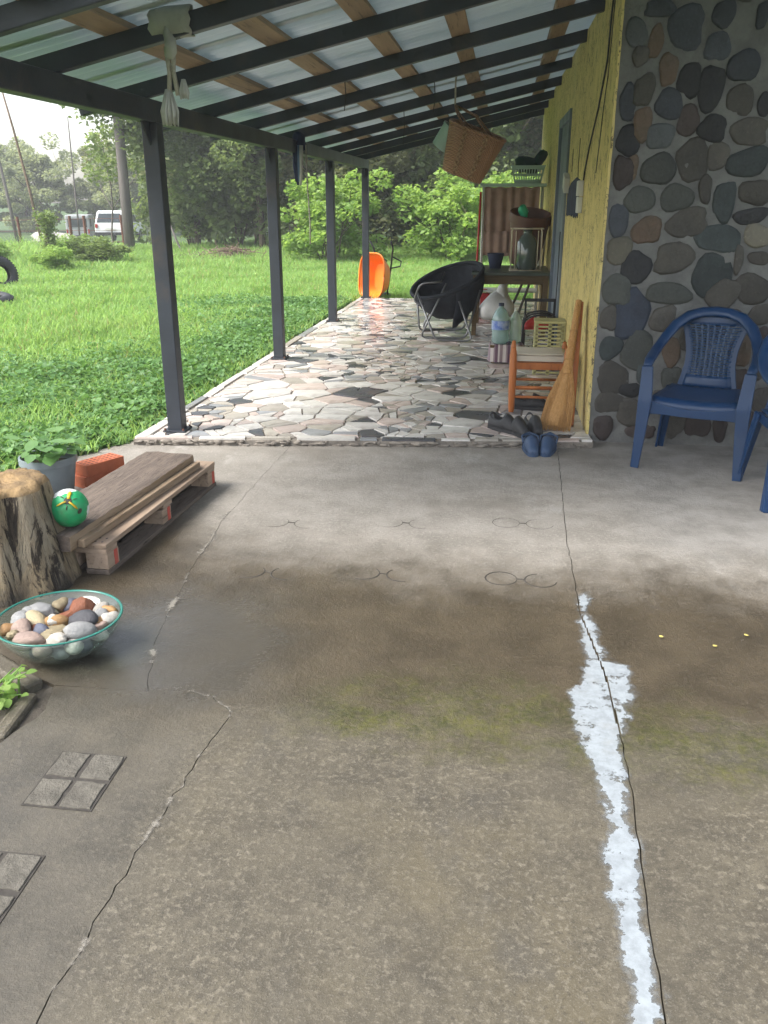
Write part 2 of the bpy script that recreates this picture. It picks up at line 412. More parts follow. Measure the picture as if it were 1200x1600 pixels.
def smear_mat():
    s = NT('mortar_smear')
    e = s.n('ShaderNodeAttribute', attribute_name='edge').outputs['Fac']
    n = s.noise(34, 6, .75); n0 = s.noise(5, 4, .6)
    k = s.math('ADD', e, s.math('MULTIPLY_ADD', s.math('SUBTRACT', n, .5), 1.3, s.math('MULTIPLY', s.math('SUBTRACT', n0, .5), 1.2)))
    return s.done(s.pbr(s.mix(n, (.27, .25, .215), (.17, .155, .13)), .85, 0, s.bump(n, .5, .006), .4, alpha=s.ss(k, .55, .85, 0, .75)))
M['smear'] = smear_mat()
M['pale_mortar'] = pm('pale_mortar', (.40, .38, .34), (.28, .26, .22), 20, .9, .6, 60)
M['paint'] = paint_strip_mat()
M['soil'] = pm('soil', (.10, .075, .045), (.05, .04, .025), 9, .95, .8, 40)
M['grout'] = pm('grout', (.25, .22, .185), (.15, .13, .11), 14, .9, .4, 80)
TM = [tile_mat('stone_tile_white', (.68, .655, .62), (.55, .52, .48)), tile_mat('stone_tile_pink', (.60, .50, .45), (.48, .40, .36)),
      tile_mat('stone_tile_beige', (.46, .42, .36), (.37, .34, .30)), tile_mat('stone_tile_grey', (.33, .33, .34), (.24, .25, .26)),
      tile_mat('stone_tile_slate', (.085, .085, .095), (.05, .055, .06), .3)]
M['yellow'] = yellow_mat()
M['mortar'] = pm('wall_mortar', (.155, .155, .148), (.11, .11, .106), 8, .9, .7, 50)
SM = {'b': stone_mat('stone_blue_grey', (.047, .053, .064), (.034, .038, .046)), 'B': stone_mat('stone_blue', (.044, .054, .078), (.029, .036, .050)),
      'd': stone_mat('stone_dark', (.019, .020, .023), (.026, .026, .026)), 'm': stone_mat('stone_mid_grey', (.070, .076, .079), (.054, .058, .062)),
      'n': stone_mat('stone_brown_grey', (.074, .068, .058), (.052, .048, .043)), 'o': stone_mat('stone_ochre', (.114, .076, .053), (.084, .063, .045)),
      'p': stone_mat('stone_purple_brown', (.050, .038, .035), (.038, .030, .028)), 'g': stone_mat('stone_grey_green', (.062, .065, .058), (.045, .048, .044)),
      't': stone_mat('stone_teal_grey', (.042, .052, .052), (.028, .034, .035)), 'y': stone_mat('stone_pale', (.154, .141, .108), (.113, .105, .084))}
M['door'] = pm('grey_blue_door_paint', (.15, .18, .22), (.11, .14, .17), 4, .55, .15, 30, dirt=((.08, .09, .10), .5))
M['steel'] = pm('dark_painted_steel', (.030, .036, .048), (.022, .026, .034), 3, .48, .15, 60, dirt=((.085, .06, .045), .5))
M['purlin'] = wood_mat('raw_pine', (.32, .225, .145), (.235, .165, .11), (.13, .09, .065), 1, .7)
M['roof'] = roof_mat()
M['cable'] = pm('black_cable', (.02, .02, .02), None, 5, .6)
M['white_plastic'] = pm('white_plastic', (.62, .62, .58), (.5, .5, .46), 6, .45)
M['dark_blue'] = pm('dark_blue_cloth', (.018, .026, .065), (.012, .018, .04), 9, .85, .3)
M['black_cloth'] = pm('black_canvas', (.016, .018, .024), (.03, .034, .044), 7, .8, .35, 60, spec=.25)
M['grey_steel'] = pm('grey_steel_tube', (.22, .22, .23), (.14, .14, .145), 9, .35, metal=.8)
M['black_metal'] = pm('black_metal', (.018, .018, .02), None, 8, .5)
M['chair_blue'] = pm('blue_plastic', (.006, .034, .10), (.005, .028, .084), 3, .38, .08, 200, dirt=((.03, .05, .09), .6))
M['chair_weave_sheen'] = pm('blue_plastic_weave_sheen', (.010, .045, .12), (.008, .038, .10), 3, .2)  # chair blue made lighter, the sheen on the weave put into its colour
M['orange'] = pm('orange_plastic', (.85, .22, .02), (.75, .17, .015), 3, .4, dirt=((.45, .18, .06), .4))
M['orange_wood'] = wood_mat('varnished_orange_wood', (.42, .145, .045), (.33, .105, .03), (.20, .06, .02), 2, .6, .4)
M['cream_weave'] = weave_mat('cream_cord', (.62, .57, .48), (.45, .40, .32), 0.1, 330)
M['broom'] = wood_mat('broom_straw', (.46, .26, .10), (.34, .175, .06), (.15, .075, .03), 2, 4.0, .8)
M['wicker'] = weave_mat('brown_wicker', (.40, .235, .14), (.25, .135, .08), 260, 300)
M['wicker_light'] = weave_mat('pale_wicker_band', (.42, .28, .17), (.25, .15, .085), 160, 160)
M['mint'] = pm('mint_plastic', (.38, .52, .46), (.32, .45, .40), 4, .5)
M['green_cloth'] = pm('dark_green_cloth', (.012, .04, .034), (.02, .055, .045), 9, .85, .4)
M['brown_plastic'] = pm('brown_plastic', (.13, .055, .038), (.095, .04, .028), 4, .45)
M['curtain'] = pm('brown_curtain', (.36, .24, .19), (.27, .175, .135), 5, .9, .3, 60)
M['cream_wire'] = pm('cream_wire', (.62, .56, .44), (.5, .42, .3), 9, .5)
M['dark_glass'] = glassmat('dark_green_glass', (.10, .14, .12), .06, .35)
M['pet'] = glassmat('pale_green_bottle', (.50, .68, .66), .08, .62)
M['pet_clear'] = glassmat('clear_bottle', (.72, .82, .76), .08, .7)
M['bowl_glass'] = glassmat('bowl_glass', (.88, .955, .93), .03, .96)
M['glass_rim'] = pm('green_glass_rim', (.02, .12, .095), (.03, .17, .135), 5, .15)
M['label_blue'] = pm('label_blue', (.05, .12, .42), (.35, .42, .6), 18, .4)
M['red'] = pm('red_plastic', (.55, .03, .03), (.42, .02, .02), 4, .4)
M['bag'] = pm('white_polythene', (.78, .78, .76), (.62, .63, .62), 7, .4, .5, 18)
M['stripe_cloth'] = stripe_mat('striped_cloth', (.52, .47, .45), (.26, .20, .22), 110)
M['yellow_plastic'] = pm('pale_yellow_plastic', (.46, .44, .22), (.36, .34, .16), 5, .5)
M['rubber'] = pm('black_rubber', (.016, .016, .018), (.03, .03, .032), 8, .6, .15, 40)
M['clog_blue'] = pm('blue_rubber', (.035, .065, .13), (.028, .052, .10), 8, .6, .15, 60)
M['table'] = pm('dark_green_table', (.065, .085, .06), (.045, .055, .04), 5, .38, dirt=((.14, .13, .09), .4))
M['table_wood'] = wood_mat('table_apron_wood', (.15, .10, .05), (.10, .07, .035), (.05, .035, .02), 0, .8)
M['pallet'] = wood_mat('pallet_wood', (.36, .27, .20), (.27, .195, .14), (.13, .09, .065), 1, .8)
M['old_timber'] = wood_mat('weathered_timber', (.15, .118, .095), (.092, .072, .06), (.022, .017, .015), 1, 2.4, .9)
M['timber_edge'] = wood_mat('split_timber', (.33, .25, .175), (.23, .16, .10), (.10, .068, .042), 1, .9, .85)
M['red_paint'] = pm('red_spray', (.52, .07, .05), (.42, .10, .07), 20, .8)
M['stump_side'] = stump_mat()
M['stump_top'] = pm('cut_wood_top', (.27, .18, .085), (.15, .10, .055), 11, .9, .9, 50, dirt=((.05, .036, .022), .85))
M['brick'] = pm('orange_brick', (.46, .13, .06), (.36, .10, .045), 9, .85, .3, 60)
M['brick_hole'] = pm('brick_hole', (.10, .03, .018), None, 9, .95)
M['bucket_grey'] = pm('grey_bucket', (.20, .235, .255), (.16, .19, .21), 5, .5, dirt=((.12, .12, .11), .5))
M['ball_green'] = pm('ball_green', (.02, .33, .12), (.015, .25, .09), 9, .5, .3, 14, dirt=((.10, .18, .08), .5))
M['ball_white'] = pm('ball_white', (.75, .77, .74), None, 4, .3)
M['ball_yellow'] = pm('ball_yellow', (.62, .40, .02), None, 4, .35)
M['ball_dark'] = pm('ball_dark', (.05, .045, .03), None, 4, .4)
M['rope'] = pm('pale_rope', (.42, .39, .33), (.3, .28, .23), 30, .9, .4, 90)
M['rag_pale'] = pm('pale_rag', (.42, .42, .38), (.32, .32, .29), 8, .9, .4, 30)
M['car_white'] = pm('white_car_paint', (.70, .71, .72), (.64, .65, .66), 2, .3)
M['car_glass'] = pm('car_glass', (.03, .04, .045), None, 3, .1)
M['car_red'] = pm('car_red_lamp', (.35, .02, .02), None, 3, .2)
M['rust'] = pm('rusty_post', (.16, .065, .04), (.10, .045, .03), 8, .9)
M['bark'] = wood_mat('bark', (.12, .095, .07), (.08, .065, .05), (.04, .032, .025), 2, .35, .9)
M['pole_grey'] = wood_mat('grey_pole', (.17, .15, .14), (.12, .105, .10), (.06, .055, .05), 2, .35, .9)
M['twig'] = pm('dry_twigs', (.20, .14, .10), (.13, .09, .065), 12, .9)
M['grass'] = leafmat('grass_blades', (.20, .335, .09), (.34, .51, .18), (.15, .27, .07), .5, .45, .4, True)
M['cover'] = leafmat('broad_leaves', (.075, .17, .05), (.17, .31, .10), (.095, .20, .06), .35, .45, .5)
M['turf'] = pm('turf_soil', (.06, .11, .022), (.035, .07, .015), 3, .95, .8, 30)
M['leaf_dark'] = leafmat('leaves_dark', (.10, .145, .06), (.20, .255, .11), (.14, .185, .08), .5, .45, .5)
M['leaf_mid'] = leafmat('leaves_mid', (.13, .19, .07), (.24, .31, .12), (.16, .22, .085), .48, .42)
M['leaf_olive'] = leafmat('leaves_olive', (.15, .175, .085), (.28, .295, .16), (.19, .205, .10), .48, .45)
M['leaf_light'] = leafmat('leaves_light', (.16, .28, .065), (.32, .45, .13), (.14, .25, .065), .5, .4)
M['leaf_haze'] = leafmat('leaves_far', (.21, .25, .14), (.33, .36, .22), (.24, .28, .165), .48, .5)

# ------------------------------------------------------------------ the ground
def terrain(x, y):
    d = max(0., math.hypot(x + 2, y - 8) - 12)
    return -0.03 + .03 * math.sin(x * .7 + 1) * math.sin(y * .45) * min(1, max(0, (abs(x + 2.4) - .5) / 3)) - .9 * (1 - math.exp(-(d / 26) ** 2)) * (1 / (1 + math.exp((x + 6) / 3)))
gb = B()
_xs = [-300, -150, -90] + [-60 + 2 * i for i in range(20)] + [-20 + .6 * i for i in range(50)] + [10, 14, 20, 30, 60, 150, 300]
_ys = [-60, -20, -8, -3] + [.5 * i for i in range(60)] + [30 + 2 * i for i in range(20)] + [80, 120, 200, 320, 500]
for y in _ys:
    for x in _xs:
        z = terrain(x, y)
        if -2.6 < x < 4 and -4 < y < 14.2: z = -.14
        elif -4.2 < x < 4 and y < 4.4: z = -.14 if x > -2.3 else min(z, -.05)
        gb.v.append((x, y, z))
_n = len(_xs)
gb.f = [(j * _n + i, j * _n + i + 1, (j + 1) * _n + i + 1, (j + 1) * _n + i) for j in range(len(_ys) - 1) for i in range(_n - 1)]; gb.m = [0] * len(gb.f)
tag(gb.build('lawn', M['turf'], smooth=180), kind='structure')

def jag(pts, step=.06, amp=.006, seed=1, closed=False):
    q = random.Random(seed); out = []
    n = len(pts)
    for i in range(n if closed else n - 1):
        a, b = Vector(pts[i]), Vector(pts[(i + 1) % n]); L = (b - a).length; k = max(1, int(L / step)); nr = Vector((-(b - a).y, (b - a).x)).normalized()
        for j in range(k):
            p = a.lerp(b, j / k)
            if j: p = p + nr * q.uniform(-amp, amp)
            out.append((p.x, p.y))
    if not closed: out.append(tuple(pts[-1]))
    return out
yard = B().prism([(-3.2, -1.6), (3.6, -1.6), (3.6, 5.9), (-2.3, 5.9), (-2.36, 5.2), (-2.82, 4.38), (-2.7, 3.3), (-2.4, 2.7), (-1.9, 2.5), (-1.62, 2.28), (-1.62, 1.9), (-2.2, 1.5)], -.12, -.013).build('concrete_yard', M['joint'])
tag(yard, kind='structure')
JL = [(-.84, -1.5), (-.83, 1.12), (-.82, 1.62), (-.80, 1.92), (-.775, 2.2), (-.86, 2.285), (-.98, 2.31), (-1.08, 2.29)]
JL2 = [(-1.08, 2.29), (-1.17, 2.55), (-1.22, 2.82), (-1.28, 3.3), (-1.33, 3.87), (-1.31, 5.4)]
JR = [(.36, -1.5), (.38, 1.34), (.39, 1.61), (.41, 2.09), (.40, 2.57), (.352, 3.04), (.352, 3.84), (.40, 5.6)]
jl, jl2, jr = jag(JL, .035, .008, 1), jag(JL2, .05, .006, 2), jag(JR, .05, .004, 3)
def off(pl, d): return [(x + d, y) for x, y in pl]
slabs = []
slabs.append(off(jl, .0016) + off(jl2, .001)[1:] + list(reversed(off(jr, -.0018))))
slabs.append(off(jr, .0018) + [(3.6, 5.9), (3.6, -1.5)])
slabs.append(list(reversed(off(jl, -.0016))) + [(-2.6, -1.5), (-2.2, 1.5)] + jag([(-1.9, 1.62), (-1.42, 1.93), (-1.36, 2.1), (-1.40, 2.283)], .04, .012, 5))
slabs.append(list(reversed(off(jl2, -.001))) + jag([(-1.40, 2.287), (-1.68, 2.45), (-2.2, 2.62), (-2.6, 3.3), (-2.80, 4.35), (-2.34, 5.3)], .08, .015, 6))
for k, p in enumerate(slabs):
    o = B().prism(p, -.03, 0.0).build('concrete_slab', M['concrete'], yard)
# pale mortar ridge and cracks on the left joint
def smear(pl, w, z):
    b = B(); e = []
    for k, (x, y) in enumerate(pl):
        a, d = Vector(pl[max(0, k - 1)]), Vector(pl[min(len(pl) - 1, k + 1)]); t_ = (d - a).normalized(); nr_ = Vector((-t_.y, t_.x))
        en = min(1, k / 3, (len(pl) - 1 - k) / 3)
        for j in range(-3, 4): p = Vector((x, y)) + nr_ * w * j / 3; b.v.append((p.x, p.y, z)); e.append((1 - abs(j) / 3) * .62 * en)
    b.f = [(k * 7 + j, k * 7 + j + 1, (k + 1) * 7 + j + 1, (k + 1) * 7 + j) for k in range(len(pl) - 1) for j in range(6)]; b.m = [0] * len(b.f)
    o = b.build('mortar_smear', M['smear'], yard); at = o.data.attributes.new('edge', 'FLOAT', 'POINT'); at.data.foreach_set('value', e)
smear(jl[-40:], .03, .003); smear(jl2[:40], .05, .0042)
# stamped squares (four blocks each) pressed into the left bay
def stamp(cx, cy, w, h, ang, seed):
    q = random.Random(seed)
    t = thing_part = B().prism([(cx + dx * w * .525 + dy * h * .525 * math.sin(ang) * -1, cy + dy * h * .525) for dx, dy in ((-1, -1), (1, -1), (1, 1), (-1, 1))], -.006, .0022).build('stamp_groove', M['imprint'], yard)
    for dx in (-1, 1):
        for dy in (-1, 1):
            x0, y0 = cx + dx * w * .265 - dy * h * .265 * math.sin(ang), cy + dy * h * .265
            hw, hh = w * .24, h * .24
            po = jag([(x0 - hw + hh * math.sin(ang), y0 - hh), (x0 + hw + hh * math.sin(ang), y0 - hh), (x0 + hw - hh * math.sin(ang), y0 + hh), (x0 - hw - hh * math.sin(ang), y0 + hh)], .022, .0038, q.random(), True)
            B().prism(po, -.005, .006, top=[(x0 + (a - x0) * .95, y0 + (b - y0) * .95) for a, b in po]).build('stamped_block', M['stamp'], yard, bevel=.002)
stamp(-1.10, 1.83, .185, .225, .02, 3); stamp(-1.135, 1.42, .19, .24, .02, 8); stamp(-1.16, .98, .19, .24, .02, 11)
# pairs of rings pressed into the middle bay
def arc(bm, cx, cy, r, a0, a1, w=.0035):
    n = 18
    pts = [(cx + r * math.cos(a0 + (a1 - a0) * i / n), cy + r * math.sin(a0 + (a1 - a0) * i / n), .0005) for i in range(n + 1)]
    bm.tube(pts, [w * (.5 + .5 * math.sin(math.pi * (i + .6) / (n + 1.2))) for i in range(n + 1)], 5, flat=.7)
for i, (cx, cy, full) in enumerate(((-.94, 3.26, 0), (-.45, 3.31, 0), (.13, 3.33, 1), (-.98, 3.86, 0), (-.42, 3.93, 0), (.15, 4.0, 1))):
    bm = B()
    for sgn in (-1, 1):
        a0, a1 = (math.pi * .55, math.pi * 1.95) if sgn > 0 else (-math.pi * .95, math.pi * .45)
        if full and sgn < 0: a0, a1 = 0, 6.2
        w = .0034 if i < 3 else .0014
        arc(bm, cx + sgn * .082, cy, .066, *( (math.pi * .75, math.pi * 1.6) if sgn > 0 else (-math.pi * .65, math.pi * .25)) if not full else (a0, a1), w)
    bm.tube([(cx - .018, cy + .002, .0005), (cx + .018, cy - .002, .0005)], .003, 5)
    bm.build('ring_imprint', M['imprint'], yard)
# white paint along the right joint
PS = [(0.364, 3.24), (0.405, 3.247), (0.395, 2.911), (0.421, 2.701), (0.492, 2.666), (0.48, 2.501), (0.451, 2.349), (0.405, 2.193), (0.398, 1.949), (0.396, 1.756), (0.384, 1.572), (0.383, 1.432), (0.378, 1.281), (.374, .6), (.30, .6), (0.31, 1.272), (0.307, 1.455), (0.303, 1.639), (0.295, 1.743), (0.32, 1.838), (0.319, 2.076), (0.282, 2.177), (0.266, 2.256), (0.264, 2.472), (0.322, 2.559), (0.344, 2.69), (0.338, 2.903), (0.34, 3.147)]
def inside(p, poly):
    x, y = p; c = False; j = len(poly) - 1
    for i in range(len(poly)):
        xi, yi = poly[i]; xj, yj = poly[j]
        if (yi > y) != (yj > y) and x < (xj - xi) * (y - yi) / (yj - yi) + xi: c = not c
        j = i
    return c
def pdist(p, poly):
    best = 9; p = Vector(p)
    for i in range(len(poly)):
        a, b = Vector(poly[i]), Vector(poly[(i + 1) % len(poly)]); d = b - a; t = max(0, min(1, (p - a).dot(d) / d.length_squared)); best = min(best, (a + d * t - p).length)
    return best
pb = B(); gx = [.22 + .005 * i for i in range(61)]; gy = [.6 + .02 * i for i in range(136)]; ed = []
def jrx(y):
    for i in range(len(JR) - 1):
        if JR[i][1] <= y <= JR[i + 1][1]: return JR[i][0] + (JR[i + 1][0] - JR[i][0]) * (y - JR[i][1]) / (JR[i + 1][1] - JR[i][1])
    return .38
for y in gy:
    for x in gx:
        d = pdist((x, y), PS); sd2 = d if inside((x, y), PS) else -d
        j = abs(x - jrx(y))
        ed.append(max(0, min(1, .43 + sd2 / .10))); pb.v.append((x, y, .0035))
nx = len(gx); pb.f = [(j * nx + i, j * nx + i + 1, (j + 1) * nx + i + 1, (j + 1) * nx + i) for j in range(len(gy) - 1) for i in range(nx - 1) if abs(gx[i] + .0025 - jrx(gy[j])) > .0032]; pb.m = [0] * len(pb.f)
po = pb.build('white_paint_strip', M['paint'], yard)
at = po.data.attributes.new('edge', 'FLOAT', 'POINT'); at.data.foreach_set('value', ed)


for k_, bx_ in enumerate(((-1.60, 2.345, -.002, .34, .07, .05, -31), (-1.435, 2.10, -.008, .05, .24, .04, 6))): B().box((0, 0, 0), bx_[3:6]).build('broken_kerb', M['concrete'], yard, bevel=.012, loc=bx_[:3], rot=(0, 0, R(bx_[6])))
# soil pocket at the left with its broken kerb
tag(B().prism(jag([(-2.4, 1.55), (-1.42, 1.95), (-1.37, 2.1), (-1.41, 2.27), (-1.7, 2.44), (-2.3, 2.6)], .06, .01, 2, True), -.1, -.02).build('soil_patch', M['soil']), kind='structure')

# ------------------------------------------------------------------ porch floor: broken stone tiles
PZ = .05
PA, PB, PC, PD = (-2.33, 5.12), (.62, 5.44), (.50, 13.66), (-2.22, 13.66)
porch = B().prism([PA, PB, PC, PD], -.12, .036).build('porch_floor', M['grout'])
tag(porch, kind='structure')
def cut(poly, p, d):
    nrm = Vector((-d.y, d.x)); L, Rr = [], []
    for i in range(len(poly)):
        a, b = Vector(poly[i]), Vector(poly[(i + 1) % len(poly)]); da, db = (a - p).dot(nrm), (b - p).dot(nrm)
        (L if da >= 0 else Rr).append(tuple(a))
        if da * db < 0:
            x = a.lerp(b, da / (da - db)); L.append(tuple(x)); Rr.append(tuple(x))
    return L, Rr
def area(p): return abs(sum(p[i][0] * p[(i + 1) % len(p)][1] - p[(i + 1) % len(p)][0] * p[i][1] for i in range(len(p)))) / 2
def cen(p): return Vector((sum(a for a, b in p) / len(p), sum(b for a, b in p) / len(p)))
q = random.Random(21); shards = []
ins = .085
inner = [(PA[0] + ins + .01, PA[1] + .07), (PB[0] - .01, PB[1] + .065), (PC[0] - .01, PC[1] - .05), (PD[0] + ins, PD[1] - .05)]
def crazy():
    seeds = []
    for _ in range(9000):
        x, y = q.uniform(-2.3, .6), q.uniform(5.1, 13.7)
        d = (.112 + .066 * math.sin(x * 2.3 + y * 1.7) * math.sin(y * .9 - x)) * (1 + .25 * q.random())
        if all(((x - a) * .72) ** 2 + (y - b) ** 2 > d * d for a, b in seeds[-900:]): seeds.append((x, y))
    for i, (x, y) in enumerate(seeds):
        p = inner; s0 = Vector((x, y))
        for k, (a, b) in enumerate(seeds):
            if k == i or abs(a - x) > .9 or abs(b - y) > .7: continue
            o = Vector((a, b)); n = o - s0; mid = (s0 + o) / 2 + n * .06 * math.sin(i * 1.3 + k * 2.1) * 0
            L, Rr = cut(p, mid, Vector((-n.y, n.x)))
            # keep the side that holds the seed
            nn = Vector((-(Vector((-n.y, n.x))).y, (Vector((-n.y, n.x))).x))
            p = L if (s0 - mid).dot(nn) >= 0 else Rr
            if len(p) < 3: break
        if len(p) < 3: continue
        parts = [p]
        r = q.random()
        for _ in range(2 if r < .16 else 1 if r < .52 else 0):
            nx = []
            for pp in parts:
                if area(pp) < .010: nx.append(pp); continue
                a = q.uniform(0, math.pi); L, Rr = cut(pp, cen(pp), Vector((math.cos(a), math.sin(a)))); nx += [t_ for t_ in (L, Rr) if len(t_) > 2]
            parts = nx
        shards.extend(parts)
crazy()
# edging strips: along the lawn and along the step
def strip(a, b, w, lo, hi, seed):
    qq = random.Random(seed); a, b = Vector(a), Vector(b); L = (b - a).length; d = (b - a) / L; nr = Vector((-d.y, d.x)); t = 0
    while t < L - .05:
        l = min(qq.uniform(lo, hi), L - t); p0, p1 = a + d * t, a + d * (t + l); w0 = w * qq.uniform(.75, 1.05); sk = qq.uniform(-.02, .02)
        shards.append([tuple(p0 + nr * qq.uniform(-.006, .008)), tuple(p1 + nr * qq.uniform(-.006, .008)), tuple(p1 + nr * w0 + d * sk), tuple(p0 + nr * w0 + d * sk)]); t += l
strip(PA, PB, .068, .12, .42, 2); strip(PD, PA, .082, .3, .75, 3)
items = []
for p in shards:
    c = cen(p); ar = area(p)
    if ar < .0012: continue
    per = sum((Vector(p[i]) - Vector(p[(i + 1) % len(p)])).length for i in range(len(p)))
    gap = .006
    k = max(.5, 1 - gap * per / (2 * ar) )
    pp = [((a - c.x) * k, (b - c.y) * k) for a, b in p]
    if sum(pp[i][0] * pp[(i + 1) % len(pp)][1] - pp[(i + 1) % len(pp)][0] * pp[i][1] for i in range(len(pp))) < 0: pp.reverse()
    r = q.random(); y = c.y
    edge_piece = len(p) == 4 and (c.x < -2.2 or y < 5.2 + (c.x + 2.33) * .108)
    w = (.42, .60, .78, .92) if not edge_piece else (.62, .74, .86, .98)
    mi = 0 if r < w[0] else 1 if r < w[1] else 2 if r < w[2] else 3 if r < w[3] else 4
    items.append((ar / (c.y * c.y), c, pp, mi))
items.sort(key=lambda t: -t[0])
rest = B()
for i, (s_, c, pp, mi) in enumerate(items):
    h = q.uniform(.009, .015)
    tx, ty = q.gauss(0, .010), q.gauss(0, .010)
    top = [(a * .985, b * .985) for a, b in pp]
    if i < 298:
        bm = B(); n = len(pp)
        bm.add([(a, b, 0) for a, b in pp] + [(a, b, h + a * tx + b * ty) for a, b in top], [tuple(range(n, 2 * n))] + [(k, (k + 1) % n, n + (k + 1) % n, n + k) for k in range(n)])
        bm.build('paving_stone', TM[mi], porch, loc=(c.x, c.y, .036))
    else:
        n = len(pp)
        rest.add([(a + c.x, b + c.y, .036) for a, b in pp] + [(a + c.x, b + c.y, .036 + h + a * tx + b * ty) for a, b in top], [tuple(range(n, 2 * n))] + [(k, (k + 1) % n, n + (k + 1) % n, n + k) for k in range(n)], mi)
tag(rest.build('small_paving_stones', TM, porch), kind='stuff')
# rough mortar lumps along the riser of the step
rl = B(); q = random.Random(4)
for i in range(120):
    t = q.random(); x = PA[0] + (PB[0] - PA[0]) * t; y = PA[1] + (PB[1] - PA[1]) * t
    rl.blob((x, y - q.uniform(0, .012), q.uniform(0, .03)), (q.uniform(.01, .05), q.uniform(.006, .014), q.uniform(.005, .014)), q.random(), 7, 5)
tag(rl.build('riser_mortar', M['grout'], porch, smooth=180), kind='stuff')

# ------------------------------------------------------------------ the house
def W(y): return .60 - .12 * (y - 5.6) / 8.1
house = thing('house', 'yellow painted house side wall meeting a dark river stone wall', 'house', (.6, 5.6, 0))
B().add([(W(5.58), 5.605, -.1), (3.5, 5.605, -.1), (3.5, 5.605, 3.0), (W(5.58), 5.605, 2.72), (W(5.58), 5.9, -.1), (3.5, 5.9, -.1), (3.5, 5.9, 3.0), (W(5.58), 5.9, 2.72)],
        [(0, 1, 2, 3), (1, 5, 6, 2), (4, 7, 6, 5), (3, 2, 6, 7), (0, 3, 7, 4)])
STONES = "0.798,2.498,0.083,0.039,0,b;1.144,2.463,0.062,0.065,10,b;1.35,2.454,0.033,0.061,0,b;0.663,2.381,0.059,0.071,0,m;0.791,2.334,0.039,0.085,5,o;0.949,2.402,0.097,0.101,0,b;1.131,2.3,0.068,0.067,0,b;1.285,2.203,0.08,0.081,0,b;0.714,2.263,0.045,0.05,0,n;0.875,2.192,0.049,0.082,0,o;1,2.135,0.062,0.085,15,d;1.119,2.091,0.071,0.11,12,d;1.289,2.029,0.073,0.076,0,n;1.42,2.004,0.034,0.06,0,d;0.637,2.023,0.048,0.094,0,b;0.752,2.087,0.055,0.079,0,n;0.9,2.011,0.075,0.077,20,b;0.76,1.908,0.053,0.083,0,o;1.015,1.925,0.063,0.078,10,p;1.155,1.881,0.077,0.066,20,d;1.361,1.864,0.099,0.068,0,n;0.668,1.821,0.067,0.08,0,d;0.863,1.845,0.076,0.067,0,m;1.065,1.713,0.086,0.106,-20,n;1.204,1.737,0.06,0.072,0,n;1.379,1.702,0.12,0.072,-5,t;0.651,1.646,0.055,0.089,0,p;0.731,1.68,0.028,0.064,0,o;0.877,1.665,0.095,0.086,0,g;1.442,1.536,0.086,0.069,0,n;0.665,1.379,0.053,0.097,0,b;0.785,1.496,0.086,0.075,0,g;0.997,1.506,0.088,0.08,0,g;1.272,1.486,0.064,0.102,5,t;1.156,1.556,0.036,0.074,0,n;1.076,1.365,0.119,0.076,-15,n;1.435,1.406,0.096,0.043,-5,d;0.845,1.323,0.079,0.077,0,o;1.263,1.278,0.124,0.077,0,t;1.487,1.295,0.077,0.066,10,y;0.692,1.207,0.075,0.073,0,y;0.798,1.102,0.08,0.103,15,d;1.02,1.163,0.105,0.089,0,n;1.397,1.16,0.028,0.078,0,n;1.515,1.167,0.062,0.036,0,n;1.254,1.062,0.11,0.123,25,t;0.702,0.97,0.081,0.091,0,g;1.012,0.953,0.128,0.064,0,g;1.336,0.952,0.074,0.106,35,n;1.5,0.986,0.099,0.09,10,n;0.641,0.799,0.049,0.077,0,n;0.801,0.824,0.101,0.15,12,B;0.996,0.8,0.07,0.077,0,n;1.395,0.828,0.063,0.035,0,n;1.564,0.831,0.058,0.064,0,n;0.668,0.615,0.072,0.07,0,t;0.864,0.596,0.094,0.115,15,g;1.067,0.601,0.057,0.089,0,o;1.483,0.61,0.061,0.094,0,o;1.594,0.69,0.042,0.071,0,p;0.696,0.42,0.098,0.098,0,n;0.917,0.449,0.044,0.074,0,t;1.086,0.43,0.055,0.074,0,g;1.493,0.418,0.062,0.085,0,p;0.699,0.262,0.096,0.062,-5,n;0.838,0.348,0.062,0.046,0,d;0.863,0.202,0.096,0.088,0,n;0.667,0.099,0.069,0.072,0,p;0.932,0.078,0.091,0.042,0,p;1.141,0.139,0.056,0.089,0,n;1.282,0.132,0.072,0.077,0,p;1.423,0.113,0.044,0.077,0,p;1.596,0.143,0.055,0.088,0,p;1.19,0.671,0.081,0.083,0,n;1.329,0.505,0.092,0.084,0,g;1.223,0.388,0.066,0.069,0,n;1.609,0.512,0.048,0.078,0,n;1.034,0.29,0.061,0.058,0,n;1.65,0.308,0.054,0.08,0,n;1.322,0.729,0.048,0.06,0,p;1.387,0.312,0.071,0.069,0,n"
sw = B()
def wallgrid():
    # mortar face with slight unevenness
    nx, nz = 60, 56; q = random.Random(3); vs = []
    for j in range(nz + 1):
        for i in range(nx + 1):
            x = .60 + 2.9 * i / nx; z = -.05 + 3.05 * j / nz
            vs.append((x, 5.605 - .006 * math.sin(x * 17 + z * 9) * math.sin(z * 23 - x * 5) + q.uniform(-.004, .004), z))
    sw.add(vs, [(j * (nx + 1) + i, j * (nx + 1) + i + 1, (j + 1) * (nx + 1) + i + 1, (j + 1) * (nx + 1) + i) for j in range(nz) for i in range(nx)])
wallgrid()
stone_wall = sw.build('stone_wall', M['mortar'], house, smooth=180, world=True)
